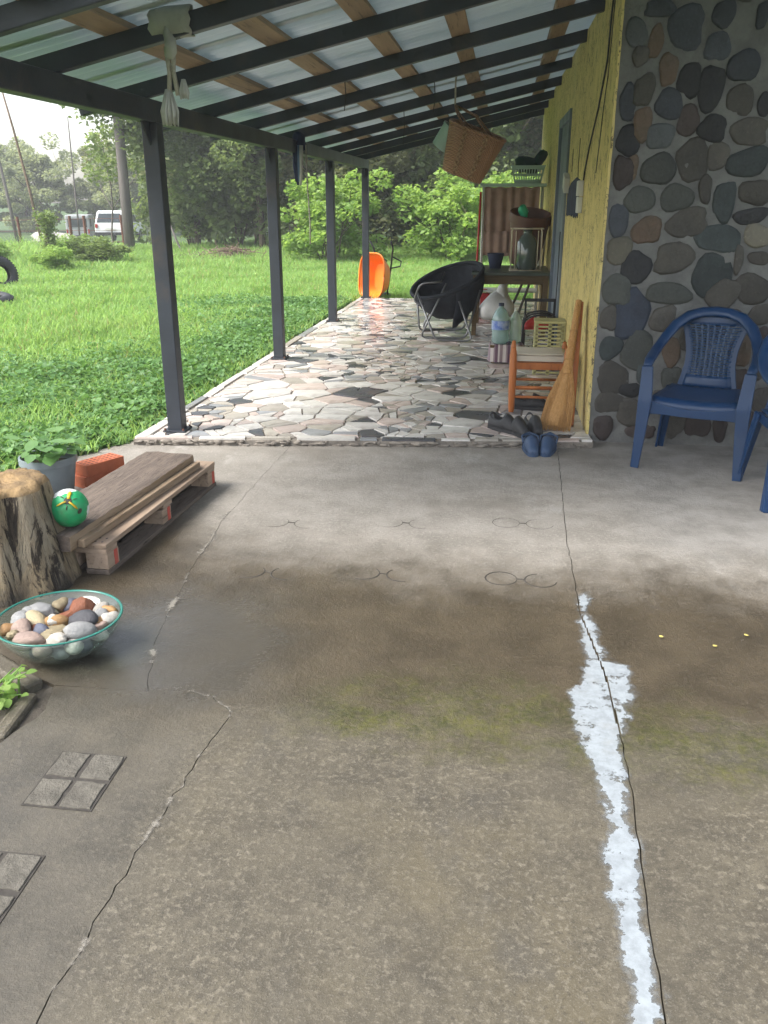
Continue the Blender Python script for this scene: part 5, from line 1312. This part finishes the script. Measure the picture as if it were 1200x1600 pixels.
# football
t = thing('football', 'green and white football with yellow and dark marks on the timber', 'ball', (-1.745, 3.15, .294))
t.scale = (.80, .80, .80)
ico = bmesh.new(); bmesh.ops.create_icosphere(ico, subdivisions=4, radius=.10); me = bpy.data.meshes.new('ball_skin'); 
for f in ico.faces:
    c = f.calc_center_median().normalized()
    f.material_index = 1 if c.dot(Vector((-.35, .15, .92)).normalized()) > .72 or c.dot(Vector((.9, .3, -.2)).normalized()) > .93 else 0
ico.to_mesh(me); ico.free(); place('ball_skin', me, [M['ball_green'], M['ball_white']], t, 180)
pc = Vector((.34, -.66, .62)).normalized(); e1 = pc.cross(Vector((0, 0, 1))).normalized(); e2 = e1.cross(pc)
def onball(a, b_, r=.1012): return (pc + e1 * a + e2 * b_).normalized() * r
for k in range(3):
    an = R(90 + 120 * k + 15)
    P = [onball(math.cos(an) * s_ * .75, math.sin(an) * s_ * .75) for s_ in (.12, .4, .7, 1)]
    B().tube(P, [.010, .009, .012, .004], 6, flat=.35).build('yellow_mark', M['ball_yellow'], t, smooth=180)
    P = [onball(math.cos(an + 1.05) * .75 * s_, math.sin(an + 1.05) * .75 * s_) for s_ in (.35, .7)]; B().tube(P, [.004, .003], 6, flat=.4).build('seam', M['ball_dark'], t, smooth=180)
vs = [onball(.2 * math.cos(2 * math.pi * i / 12), .2 * math.sin(2 * math.pi * i / 12), .1022) for i in range(12)]; B().add([onball(0, 0, .1035)] + vs, [(0, 1 + i, 1 + (i + 1) % 12) for i in range(12)]).build('dark_patch', M['ball_dark'], t, smooth=180)
vs = [onball(-.75 + .2 * math.cos(2 * math.pi * i / 12), -.75 + .25 * math.sin(2 * math.pi * i / 12), .1022) for i in range(12)]; B().add([onball(-.75, -.75, .1035)] + vs, [(0, 1 + i, 1 + (i + 1) % 12) for i in range(12)]).build('dark_patch', M['ball_dark'], t, smooth=180)
# fallen leaves on the right bay
for k, (x, y) in enumerate(((.62, 2.88), (.93, 2.93), (.80, 2.83))):
    b = B(); broad_leaf(b, Vector((0, 0, .004)), (1, .4 * k, .05), .017, q); o = b.build('fallen_leaf', pm('fallen_leaf', (.5, .42, .12), None, 9, .8) if k == 0 else bpy.data.materials['fallen_leaf'], loc=(x, y, .004)); tag(o, ['yellow fallen leaf nearest the white paint strip', 'yellow fallen leaf farthest right on the concrete', 'yellow fallen leaf between two others on the concrete'][k], 'leaf', 'fallen leaves')

# ------------------------------------------------------------------ lawn growth
nr = np.random.default_rng(5)
def noise2(x, y, s):
    return .5 + .25 * (np.sin(x * 1.3 / s + 1.1) * np.cos(y * 1.7 / s + .4) + np.sin((x + y) * .9 / s + 2.2) * np.cos((x - y * .7) * 1.1 / s))
def terr_np(x, y):
    d = np.maximum(0, np.hypot(x + 2, y - 8) - 12)
    return -0.03 + .03 * np.sin(x * .7 + 1) * np.sin(y * .45) * np.clip((np.abs(x + 2.4) - .5) / 3, 0, 1) - .9 * (1 - np.exp(-(d / 26) ** 2)) * (1 / (1 + np.exp((x + 6) / 3)))
def lawn_ok(x, y):
    edge = np.where(y < 5.2, -2.34 - (5.2 - y) * .56, -2.345)
    left = (x < edge) & (y > 4.2) | (x < -2.95) & (y > 3.0)
    back = (y > 13.75) & (x < 6)
    return left | back
def wedge(n, r0, r1, a0=-52, a1=14, p=1.0):
    r = r0 + (r1 - r0) * nr.random(n) ** p; a = np.radians(a0 + (a1 - a0) * nr.random(n)); x, y = r * np.sin(a), r * np.cos(a)
    k = lawn_ok(x, y); return x[k], y[k]
x, y = wedge(330000, 4.2, 36)
near = np.exp(-((np.minimum(-2.35 - x, 3)) / 1.5) ** 2) * (y < 13.6) * (x < -2.3)
n = len(x); dist = np.hypot(x, y); z = terr_np(x, y)
tall = np.clip((noise2(x, y, 3.5) - .45) * 2.2, 0, 1) * np.clip((dist - 13) / 6, 0, 1) * (x < -6.5) + .55 * np.clip((dist - 21) / 4, 0, 1)
hgt = (.045 + .05 * nr.random(n)) * (1 + .7 * noise2(x, y, .8)) * (1 + 2.6 * tall * nr.random(n))
wid = .0035 + .00045 * dist; az = nr.random(n) * 2 * np.pi; lean = hgt * (.25 + .7 * nr.random(n)); la = nr.random(n) * 2 * np.pi
dx, dy = np.cos(az) * wid, np.sin(az) * wid; lx, ly = np.cos(la) * lean, np.sin(la) * lean
V = np.empty((n, 5, 3))
V[:, 0] = np.stack([x - dx, y - dy, z - .01], 1); V[:, 1] = np.stack([x + dx, y + dy, z - .01], 1)
V[:, 2] = np.stack([x + dx * .8 + lx * .4, y + dy * .8 + ly * .4, z + hgt * .6], 1); V[:, 3] = np.stack([x - dx * .8 + lx * .4, y - dy * .8 + ly * .4, z + hgt * .6], 1); V[:, 4] = np.stack([x + lx, y + ly, z + hgt], 1)
base = np.arange(n)[:, None] * 5
F = np.concatenate([np.stack([base + 0, base + 1, base + 2], 2), np.stack([base + 0, base + 2, base + 3], 2), np.stack([base + 3, base + 2, base + 4], 2)], 1).reshape(-1, 3)
tag(place('grass', npmesh('grass', V.reshape(-1, 3), F), M['grass']), 'bright green lawn grass beside the porch', 'grass', kind='stuff')

def leaf_mesh(P, size, up=.6, elong=1.35, sizev=.45):
    # rhombic folded leaves: 4 triangles, 5 vertices
    n = len(P); a = nr.random(n) * 2 * np.pi; s = size * (1 - sizev + 2 * sizev * nr.random(n))
    nrm = nr.normal(size=(n, 3)); nrm[:, 2] = np.abs(nrm[:, 2]) + up * 2; nrm /= np.linalg.norm(nrm, axis=1)[:, None]
    t = np.stack([np.cos(a), np.sin(a), nr.normal(size=n) * .3], 1); t -= nrm * (t * nrm).sum(1)[:, None]; t /= np.linalg.norm(t, axis=1)[:, None]; b = np.cross(nrm, t)
    L = (s * elong / 2)[:, None]; Wd = (s / 2)[:, None]
    V = np.stack([P - t * L, P + b * Wd + nrm * Wd * .25 - t * L * .1, P + t * L - nrm * Wd * .3, P - b * Wd + nrm * Wd * .25 - t * L * .1], 1)
    base = np.arange(n)[:, None] * 4
    F = np.concatenate([np.stack([base, base + 1, base + 2], 2), np.stack([base, base + 2, base + 3], 2)], 1).reshape(-1, 3)
    return V.reshape(-1, 3), F
# broad-leaved ground cover along the porch edge
n = 42000; yy = 4.3 + 9.3 * nr.random(n); dd = np.abs(nr.normal(size=n)) * (.95 + .35 * np.sin(yy * 1.1)) * np.where(yy < 8, 1.25, .8)
xx = -2.34 - np.maximum(0, 5.2 - yy) * .56 - dd - .01; k = lawn_ok(xx, yy); xx, yy, dd = xx[k], yy[k], dd[k]
zz = terr_np(xx, yy) + .015 + nr.random(len(xx)) * (.045 + .10 * noise2(xx, yy, .35)) * np.clip(dd * 3 + .45, 0, 1)
V, F = leaf_mesh(np.stack([xx, yy, zz], 1), .042, .75, 1.15, .5)
tag(place('ground_cover', npmesh('ground_cover', V, F), M['cover']), 'dark broad-leaved ground cover along the porch edge', 'ground cover', kind='stuff')

# ------------------------------------------------------------------ trees
def limb(b, p, d, L, r, depth, q, tips, nseg=4):
    pts, rs = [p], [r]; c = p
    for i in range(nseg):
        d = (d + Vector((q.gauss(0, .12), q.gauss(0, .12), q.gauss(.04, .08)))).normalized(); c = c + d * L / nseg; pts.append(c); rs.append(r * (1 - .55 * (i + 1) / nseg))
    b.tube(pts, rs, 7 if depth == 0 else 5, cap=False); tips.append(c)
    if depth < 2:
        for k in range(q.randint(3, 5) if depth == 0 else q.randint(2, 3)):
            i = q.randint(2, nseg); a = q.uniform(0, 6.28); nd = (d * .5 + Vector((math.cos(a), math.sin(a), q.uniform(.1, .8)))).normalized(); limb(b, pts[i], nd, L * q.uniform(.45, .7), rs[i] * .6, depth + 1, q, tips, 3)
def make_tree(seed, H, rx, rzz, nleaf, size, mat, base_h=.25, clumps=46, name='tree', trunk_r=.12, bushy=False, droop=0., spread=.16):
    q = random.Random(seed); gen = np.random.default_rng(seed)
    tb = B(); tips = []
    if bushy:
        for k in range(6): a = q.uniform(0, 6.28); limb(tb, Vector((q.gauss(0, .1), q.gauss(0, .1), -.1)), Vector((math.cos(a) * .5, math.sin(a) * .5, 1)).normalized(), H * .7, trunk_r * .4, 1, q, tips)
    else: limb(tb, Vector((0, 0, -.15)), Vector((q.gauss(0, .04), q.gauss(0, .04), 1)), H * .72, trunk_r, 0, q, tips, 5)
    ctr = np.array([0, 0, base_h * H + rzz])
    C = gen.normal(size=(clumps, 3)); C /= np.linalg.norm(C, axis=1)[:, None]; C *= (gen.random(clumps) ** .34)[:, None]
    C = C * np.array([rx, rx, rzz]) * (1 + .25 * gen.normal(size=(clumps, 1))) + ctr
    tp = np.array([tuple(t_) for t_ in tips if t_.z > base_h * H]) if tips else np.zeros((0, 3))
    if len(tp): C = np.concatenate([C, tp])
    C[:, 2] = np.maximum(C[:, 2], base_h * H * .8 + .1)
    w = gen.random(len(C)) + .3; idx = gen.choice(len(C), nleaf, p=w / w.sum()); rad = (spread * rx * (.7 + .9 * gen.random(len(C))))[idx]
    D = gen.normal(size=(nleaf, 3)); D *= (rad * (.55 + .45 * gen.random(nleaf)))[:, None] / np.maximum(.6, np.linalg.norm(D, axis=1))[:, None] * 1.2
    P = C[idx] + D * np.array([1, 1, .75]); P[:, 2] = np.maximum(P[:, 2] - droop * gen.random(nleaf), .05)
    V, F = leaf_mesh(P, size, .35, 1.5)
    return tb.mesh(name + '_trunk'), npmesh(name + '_crown', V, F), mat
def plant_tree(proto, loc, rotz, sc, label, name='tree', cat='tree', group=None, mat=None, part=('trunk', 'crown')):
    t = thing(name, label, cat, loc, rotz, group); t.scale = sc
    a = bpy.data.objects.new(part[0], proto[0]); b = bpy.data.objects.new(part[1], proto[1])
    for o, m in ((a, M['bark']), (b, mat or proto[2])):
        col.objects.link(o); o.parent = t
        if not o.data.materials: o.data.materials.append(m)
        if o.data.materials[0] != m: o.material_slots[0].link = 'OBJECT'; o.material_slots[0].material = m
    return t
TA = make_tree(1, 7.5, 2.5, 3.1, 32000, .105, M['leaf_mid'], .12, 120, 'mid_tree')
TB = make_tree(2, 8.0, 2.6, 3.4, 34000, .10, M['leaf_dark'], .08, 130, 'dark_tree')
TC = make_tree(3, 7.0, 2.4, 3.0, 30000, .105, M['leaf_olive'], .10, 110, 'olive_tree')
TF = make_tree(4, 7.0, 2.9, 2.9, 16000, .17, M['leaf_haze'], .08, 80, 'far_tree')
BU = make_tree(5, 2.2, .95, 1.0, 7000, .08, M['leaf_light'], .04, 46, 'bush', .06, True, spread=.24)
BD = make_tree(6, 1.6, .9, .75, 6000, .07, M['leaf_mid'], .02, 40, 'shrub', .05, True, spread=.26)
def tz(x, y): return terrain(x, y)
wall_ = [  # x, y, proto, scale, label
 (-12.0, 36.5, TA, .95, 'mid green tree just right of the tall bare trunk'),
 (-10.4, 29.5, TA, 1.0, 'feathery light tree seen right of the first post'),
 (-9.6, 34.5, TB, 1.15, 'dark tree behind the feathery one at left'),
 (-7.6, 27.6, TB, .92, 'dark leafy tree behind the twig heap'),
 (-6.6, 33.0, TA, 1.12, 'tree behind the gap between first two posts'),
 (-5.4, 28.5, TC, .98, 'olive tree seen just left of the second post'),
 (-3.9, 32.0, TB, 1.15, 'dark tree behind the light bush'),
 (-3.1, 28.8, TC, 1.02, 'olive tree behind the third post'),
 (-1.8, 31.5, TC, 1.1, 'olive tree behind the last post'),
 (-.7, 28.2, TB, .95, 'dark tree above the orange wheelbarrow'),
 (.9, 31.0, TC, 1.12, 'olive tree seen below the hanging basket'),
 (2.3, 28.5, TC, 1.05, 'olive tree beside the far end of the wall'),
 (4.2, 31.0, TA, 1.1, 'tree mostly hidden behind the house wall'),
 (-14.2, 42, TC, .9, 'dark tree behind the tall bare trunk')]
for k, (x, y, p, s, lab) in enumerate(wall_):
    plant_tree(p, (x, y, tz(x, y)), k * 1.7, (s, s, s * (1 + .08 * math.sin(k * 2.3))), lab, group='trees behind the lawn')
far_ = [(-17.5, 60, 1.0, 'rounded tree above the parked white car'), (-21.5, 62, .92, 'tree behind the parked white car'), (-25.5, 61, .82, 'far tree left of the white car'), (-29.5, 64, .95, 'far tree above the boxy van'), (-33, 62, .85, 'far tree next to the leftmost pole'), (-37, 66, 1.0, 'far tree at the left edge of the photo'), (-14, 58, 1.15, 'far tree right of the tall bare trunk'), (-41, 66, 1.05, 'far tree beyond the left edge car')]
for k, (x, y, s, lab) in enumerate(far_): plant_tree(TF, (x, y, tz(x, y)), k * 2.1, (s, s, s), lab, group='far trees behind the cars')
# darker hedge masses between the trunks close the view
for k, (x, y, s, lab) in enumerate(((-11.2, 31, 1.5, 'low shrub under the feathery tree'), (-8.8, 29.6, 1.7, 'low shrub left of the twig heap'), (-6.4, 29.2, 1.8, 'low shrub right of the twig heap'), (-4.2, 29.6, 1.8, 'low shrub between second and third post'), (-2.0, 29.5, 1.8, 'low shrub behind the last post'), (.4, 29.4, 1.8, 'low shrub behind the orange wheelbarrow'), (2.6, 30, 1.8, 'low shrub near the end of the house wall'))):
    plant_tree(BD, (x, y, tz(x, y)), k * 1.3, (s * 1.25, s * 1.1, s * 1.5), lab, 'shrub', 'shrub', 'shrubs under the trees', M['leaf_dark'], ('stems', 'foliage'))
plant_tree(BU, (-4.55, 22.6, tz(-4.5, 22.6)), .4, (1.05, 1.0, 1.08), 'bright green bush between the second and third post', 'bush', 'bush', None, None, ('stems', 'foliage'))
plant_tree(BU, (-1.35, 22.8, tz(-1.3, 22.8)), 2.2, (1.0, 1.0, .98), 'bright green bush left of the curtained rack', 'bush', 'bush', None, None, ('stems', 'foliage'))
plant_tree(BU, (-.1, 24.5, tz(-.1, 24.5)), 4.0, (1.15, 1.15, 1.15), 'bright green bush behind the curtained rack', 'bush', 'bush', None, None, ('stems', 'foliage'))
plant_tree(BD, (-10.0, 21.0, tz(-10, 21)), 1.0, (.7, .7, .4), 'low clump of weeds in the lawn left of the first post', 'weed_clump', 'shrub', None, M['leaf_mid'], ('stems', 'foliage'))
for k, (x, y, s) in enumerate(((-12.6, 20.6, .5), (-11.5, 22.3, .5), (-9.9, 18.6, .4))): plant_tree(BD, (x, y, tz(x, y)), k * 2.0, (s * 1.1, s, s * .8), ['tall weeds left of the ivy clad post', 'tall weeds right of the ivy clad post', 'tall weeds beside the old tyre'][k], 'weed_clump', 'shrub', None, M['leaf_light'], ('stems', 'foliage'))
# tall bare trunk with hanging foliage
t = thing('tall_tree', 'tall leaning bare trunk with drooping leaves at its top', 'tree', (-11.3, 26.0, tz(-11.3, 26.0)))
B().tube([(0, 0, -.2), (.0, 0, 2), (.02, 0, 4.5), (.04, 0, 7), (.05, 0, 9)], [.16, .15, .135, .12, .10], 10).build('trunk', M['pole_grey'], t, smooth=180)
g2 = np.random.default_rng(8); P = np.concatenate([g2.normal(size=(2200, 3)) * np.array([.8, .6, .5]) + np.array([0, 0, 5.4]), g2.normal(size=(900, 3)) * np.array([.22, .25, .45]) + np.array([.45, 0, 4.0]), g2.normal(size=(500, 3)) * np.array([.3, .25, .25]) + np.array([-.5, 0, 4.15])])
V, F = leaf_mesh(P, .10, .2, 1.6); place('crown', npmesh('tall_crown', V, F), M['leaf_dark'], t)
# ------------------------------------------------------------------ poles, fence, ivy post, heap, tyres
for k, (x, y, h, ln, r) in enumerate(((-23.5, 41, 5.4, -.6, .09), (-21.8, 44, 6.0, .1, .05), (-14.6, 27.0, 4.9, -.75, .05))):
    lab = ['leaning bare pole near the left edge', 'thin straight pole at the left among far trees', 'thin leaning sapling trunk left of the white car'][k]
    tag(B().tube([(0, 0, -.2), (ln * .35, 0, h * .4), (ln * .7, 0, h * .75), (ln, 0, h)], [r, r * .85, r * .7, r * .5], 8).build('bare_pole', M['pole_grey'] if k < 2 else M['twig'], smooth=180, loc=(x, y, tz(x, y))), lab, 'pole')
t = thing('wire_fence', 'rusty wire fence with thin posts in front of the cars', 'fence', (-15.5, 27.5, tz(-15.5, 27.5)))
fp = [(-22.5, 30.5), (-20.4, 29.7), (-18.2, 29.0), (-16.1, 28.3), (-13.9, 27.5), (-13.3, 27.3), (-11.9, 27.0)]
for x, y in fp: B().tube([(0, 0, -.1), (rng.uniform(-.05, .05), 0, 1.15)], .045, 6).build('post', M['rust'], t, loc=(x + 15.5, y - 27.5, tz(x, y) - t.location.z))
for h in (.35, .7, 1.05): B().tube([(x + 15.5, y - 27.5, tz(x, y) + h - t.location.z) for x, y in fp], .006, 4).build('wire', M['rust'], t)
t = thing('ivy_post', 'short post overgrown with ivy at the lawn edge', 'post', (-10.9, 20.4, tz(-10.9, 20.4)))
B().tube([(0, 0, -.1), (-.04, 0, 1.05)], .06, 8).build('post', M['bark'], t, smooth=180)
P = np.concatenate([g2.normal(size=(1100, 3)) * np.array([.085, .085, .1]) + np.stack([np.zeros(1100), np.zeros(1100), g2.random(1100) * 1.0 + .05], 1), g2.normal(size=(300, 3)) * np.array([.13, .13, .08]) + np.array([-.03, 0, 1.12])]); P[:, 2] = np.maximum(P[:, 2], .03)
V, F = leaf_mesh(P, .06, .2, 1.2); place('ivy', npmesh('ivy', V, F), M['leaf_mid'], t)
b = B(); q = random.Random(14)
for k in range(170):
    a = q.uniform(0, 6.28); r = abs(q.gauss(0, .55)); p = Vector((r * math.cos(a) * 1.4, r * math.sin(a) * .7, q.uniform(0, .32) * max(0, 1 - r / 1.5))); d = Vector((q.gauss(0, 1), q.gauss(0, .7), q.gauss(.1, .35))).normalized() * q.uniform(.2, .6); b.tube([p - d * .5 + Vector((0, 0, .05)), p + d * .5 + Vector((0, 0, .05))], [.014, .006], 4)
tag(b.build('twig_heap', M['twig'], loc=(-7.35, 23.4, tz(-7.35, 23.4))), 'heap of dry brown twigs on the far lawn', 'twig heap')
def tyre(label, loc, rot):
    t = thing('old_tyre', label, 'tyre', loc); t.rotation_euler = rot
    prof = []
    for i in range(17):
        a = R(-150 + 300 * i / 16); prof.append((.235 + .085 * math.cos(a), .085 * math.sin(a)))
    B().lathe([(r, z) for r, z in prof], n=36).build('tyre_body', M['rubber'], t, smooth=180, solid=.012)
    b = B()
    for k in range(40): a = 2 * math.pi * k / 40; b.box((.319 * math.cos(a), .319 * math.sin(a), 0), (.012, .03, .10), (0, 0, a + .15))
    b.build('tread', M['rubber'], t)
tyre('old black tyre standing tilted at the left edge of the lawn', (-9.15, 15.2, tz(-9.1, 15.2) + .22), (R(78), 0, R(62)))
tyre('old black tyre lying flat in the grass at the left edge', (-7.95, 12.85, tz(-7.9, 12.8) + .05), (R(6), R(4), 0))
# bare sapling with pale leaves in front of the trees
for k, (x, y, h, ln) in enumerate(((-9.4, 25.5, 2.6, -.7), (-13.2, 29.0, 3.6, .1))):
    t = thing('sapling', ['thin pale sapling leaning at the wood edge', 'slim bare sapling in front of the white car'][k], 'tree', (x, y, tz(x, y)))
    sp = B(); tips = []; limb(sp, Vector((0, 0, -.05)), Vector((ln * .4, 0, 1)).normalized(), h, .035, 1, random.Random(40 + k), tips, 5); sp.build('trunk', M['pole_grey'], t, smooth=180)
    P = np.concatenate([g2.normal(size=(70, 3)) * .16 + np.array(tuple(p)) for p in tips]); V, F = leaf_mesh(P, .09, .2, 1.5); place('crown', npmesh('sapling_crown', V, F), M['leaf_olive'], t)
# ------------------------------------------------------------------ vehicles
def car(label, loc, rz_, name='parked_car', cat='car'):
    t = thing(name, label, cat, loc, rz_)
    # boxy off-roader, rear towards -y
    prof = [(-1.80, .42), (-1.82, .60), (-1.80, .98), (-1.62, 1.58), (-1.45, 1.64), (.25, 1.63), (.42, 1.58), (.86, 1.05), (1.72, .97), (1.85, .85), (1.86, .42)]
    n = len(prof); vs = []
    for s in (-1, 1):
        for (y, z) in prof: w = .80 if z < 1.02 else .80 - .13 * (z - 1.0) / .62; vs.append((s * w, y, z))
    B().add(vs, [tuple(range(n)), tuple(range(2 * n - 1, n - 1, -1))] + [(i, n + i, n + (i + 1) % n, (i + 1) % n) for i in range(n)]).build('body', M['car_white'], t, bevel=.04, smooth=40)
    def win(pts): 
        b = B(); b.add(pts, [tuple(range(len(pts)))]); b.build('window', M['car_glass'], t, solid=.01)
    def rear(u, z): k = (z - .98) / .6; return (u * (.80 - .13 * k) * .86, -1.815 + .18 * k, z)
    win([rear(-1, 1.06), rear(1, 1.06), rear(.95, 1.5), rear(-.95, 1.5)])
    for s in (-1, 1):
        def sd_(y, z): return (s * (.808 - .13 * (z - 1.0) / .62), y, z)
        for pts in ([(-1.58, 1.05), (-.62, 1.05), (-.62, 1.5), (-1.48, 1.5)], [(-.52, 1.05), (.70, 1.05), (.34, 1.5), (-.52, 1.5)]):
            p = [sd_(*a) for a in pts]; win(p if s > 0 else p[::-1])
        for y in (-1.15, 1.15):
            w = B(); w.lathe([(.17, -.09), (.30, -.09), (.335, -.06), (.335, .06), (.30, .09), (.17, .09)], (s * .72, y, .335), 22, rot=(0, R(90), 0)); wh = w.build('wheel', M['rubber'], t, smooth=40)
            B().lathe([(.001, .07), (.17, .085)], (s * .72, y, .335), 18, rot=(0, R(90 * s), 0)).build('rim', M['grey_steel'], wh)
        B().box((s * .70, -1.83, .88), (.13, .03, .2)).build('tail_light', M['car_red'], t, bevel=.01)
        B().box((s * .62, 1.87, .72), (.2, .03, .16)).build('headlight', M['white_plastic'], t, bevel=.01)
    B().box((0, -1.86, .50), (1.6, .1, .14)).build('bumper', M['black_metal'], t, bevel=.02); B().box((0, 1.9, .50), (1.6, .1, .14)).build('bumper', M['black_metal'], t, bevel=.02)
    B().box((0, -1.84, .72), (.5, .02, .11)).build('number_plate', M['white_plastic'], t)
    return t
y = 47.0; car('white boxy off-road car parked beside the tall trunk', (-20.9, y, tz(-20.9, y) + .02), R(8))
car('white car cut off by the left edge behind the fence', (-28.6, 43.5, tz(-28.6, 43.5) - .1), R(70))
t = thing('white_van', 'greyish van half hidden behind fence and saplings', 'van', (-28.6, 58, tz(-28, 58) - .5), R(20)); t.scale = (.85, .85, .9)
B().box((0, 0, 1.25), (1.8, 3.6, 1.7)).build('body', pm('grey_van_paint', (.34, .35, .35), None, 3, .45), t, bevel=.12); B().box((0, -1.81, 1.55), (1.4, .03, .6)).build('window', M['car_glass'], t); B().box((-.91, -.9, 1.55), (.03, 1.0, .55)).build('window', M['car_glass'], t); B().box((.91, -.9, 1.55), (.03, 1.0, .55)).build('window', M['car_glass'], t)
for s in (-1, 1):
    for yy in (-1.2, 1.2): B().lathe([(.001, -.1), (.36, -.1), (.38, 0), (.36, .1), (.001, .1)], (s * .8, yy, .38), 20, rot=(0, R(90), 0)).build('wheel', M['rubber'], t, smooth=40)
    B().box((s * .8, -1.82, .95), (.12, .03, .3)).build('tail_light', M['car_red'], t)
B().box((0, -1.86, .6), (1.7, .1, .18)).build('bumper', M['black_metal'], t, bevel=.03)
# pale heaps beyond the fence
for k, (x, y, s) in enumerate(((-24.6, 46, .9), (-31, 47, 1.0))):
    tag(B().blob((0, 0, .1), (1.6 * s, .8, .42 * s), k + 3, 16, 8, amp=.3).build('sand_heap', M['pale_mortar'], smooth=180, loc=(x, y, tz(x, y))), ['pale heap beside the parked white off-road car', 'pale heap near the left edge behind the fence'][k], 'heap')

# ------------------------------------------------------------------ haze box added to lift the dark gaps in the trees
hz = NT('added_haze'); hz.t.links.new(hz.n('ShaderNodeVolumePrincipled', {'Color': (.95, .97, 1.0, 1), 'Density': .0019}).outputs[0], hz.out.inputs['Volume'])
tag(B().box((-15, 36, 5.5), (140, 96, 15)).build('haze', hz.mat), kind='stuff')
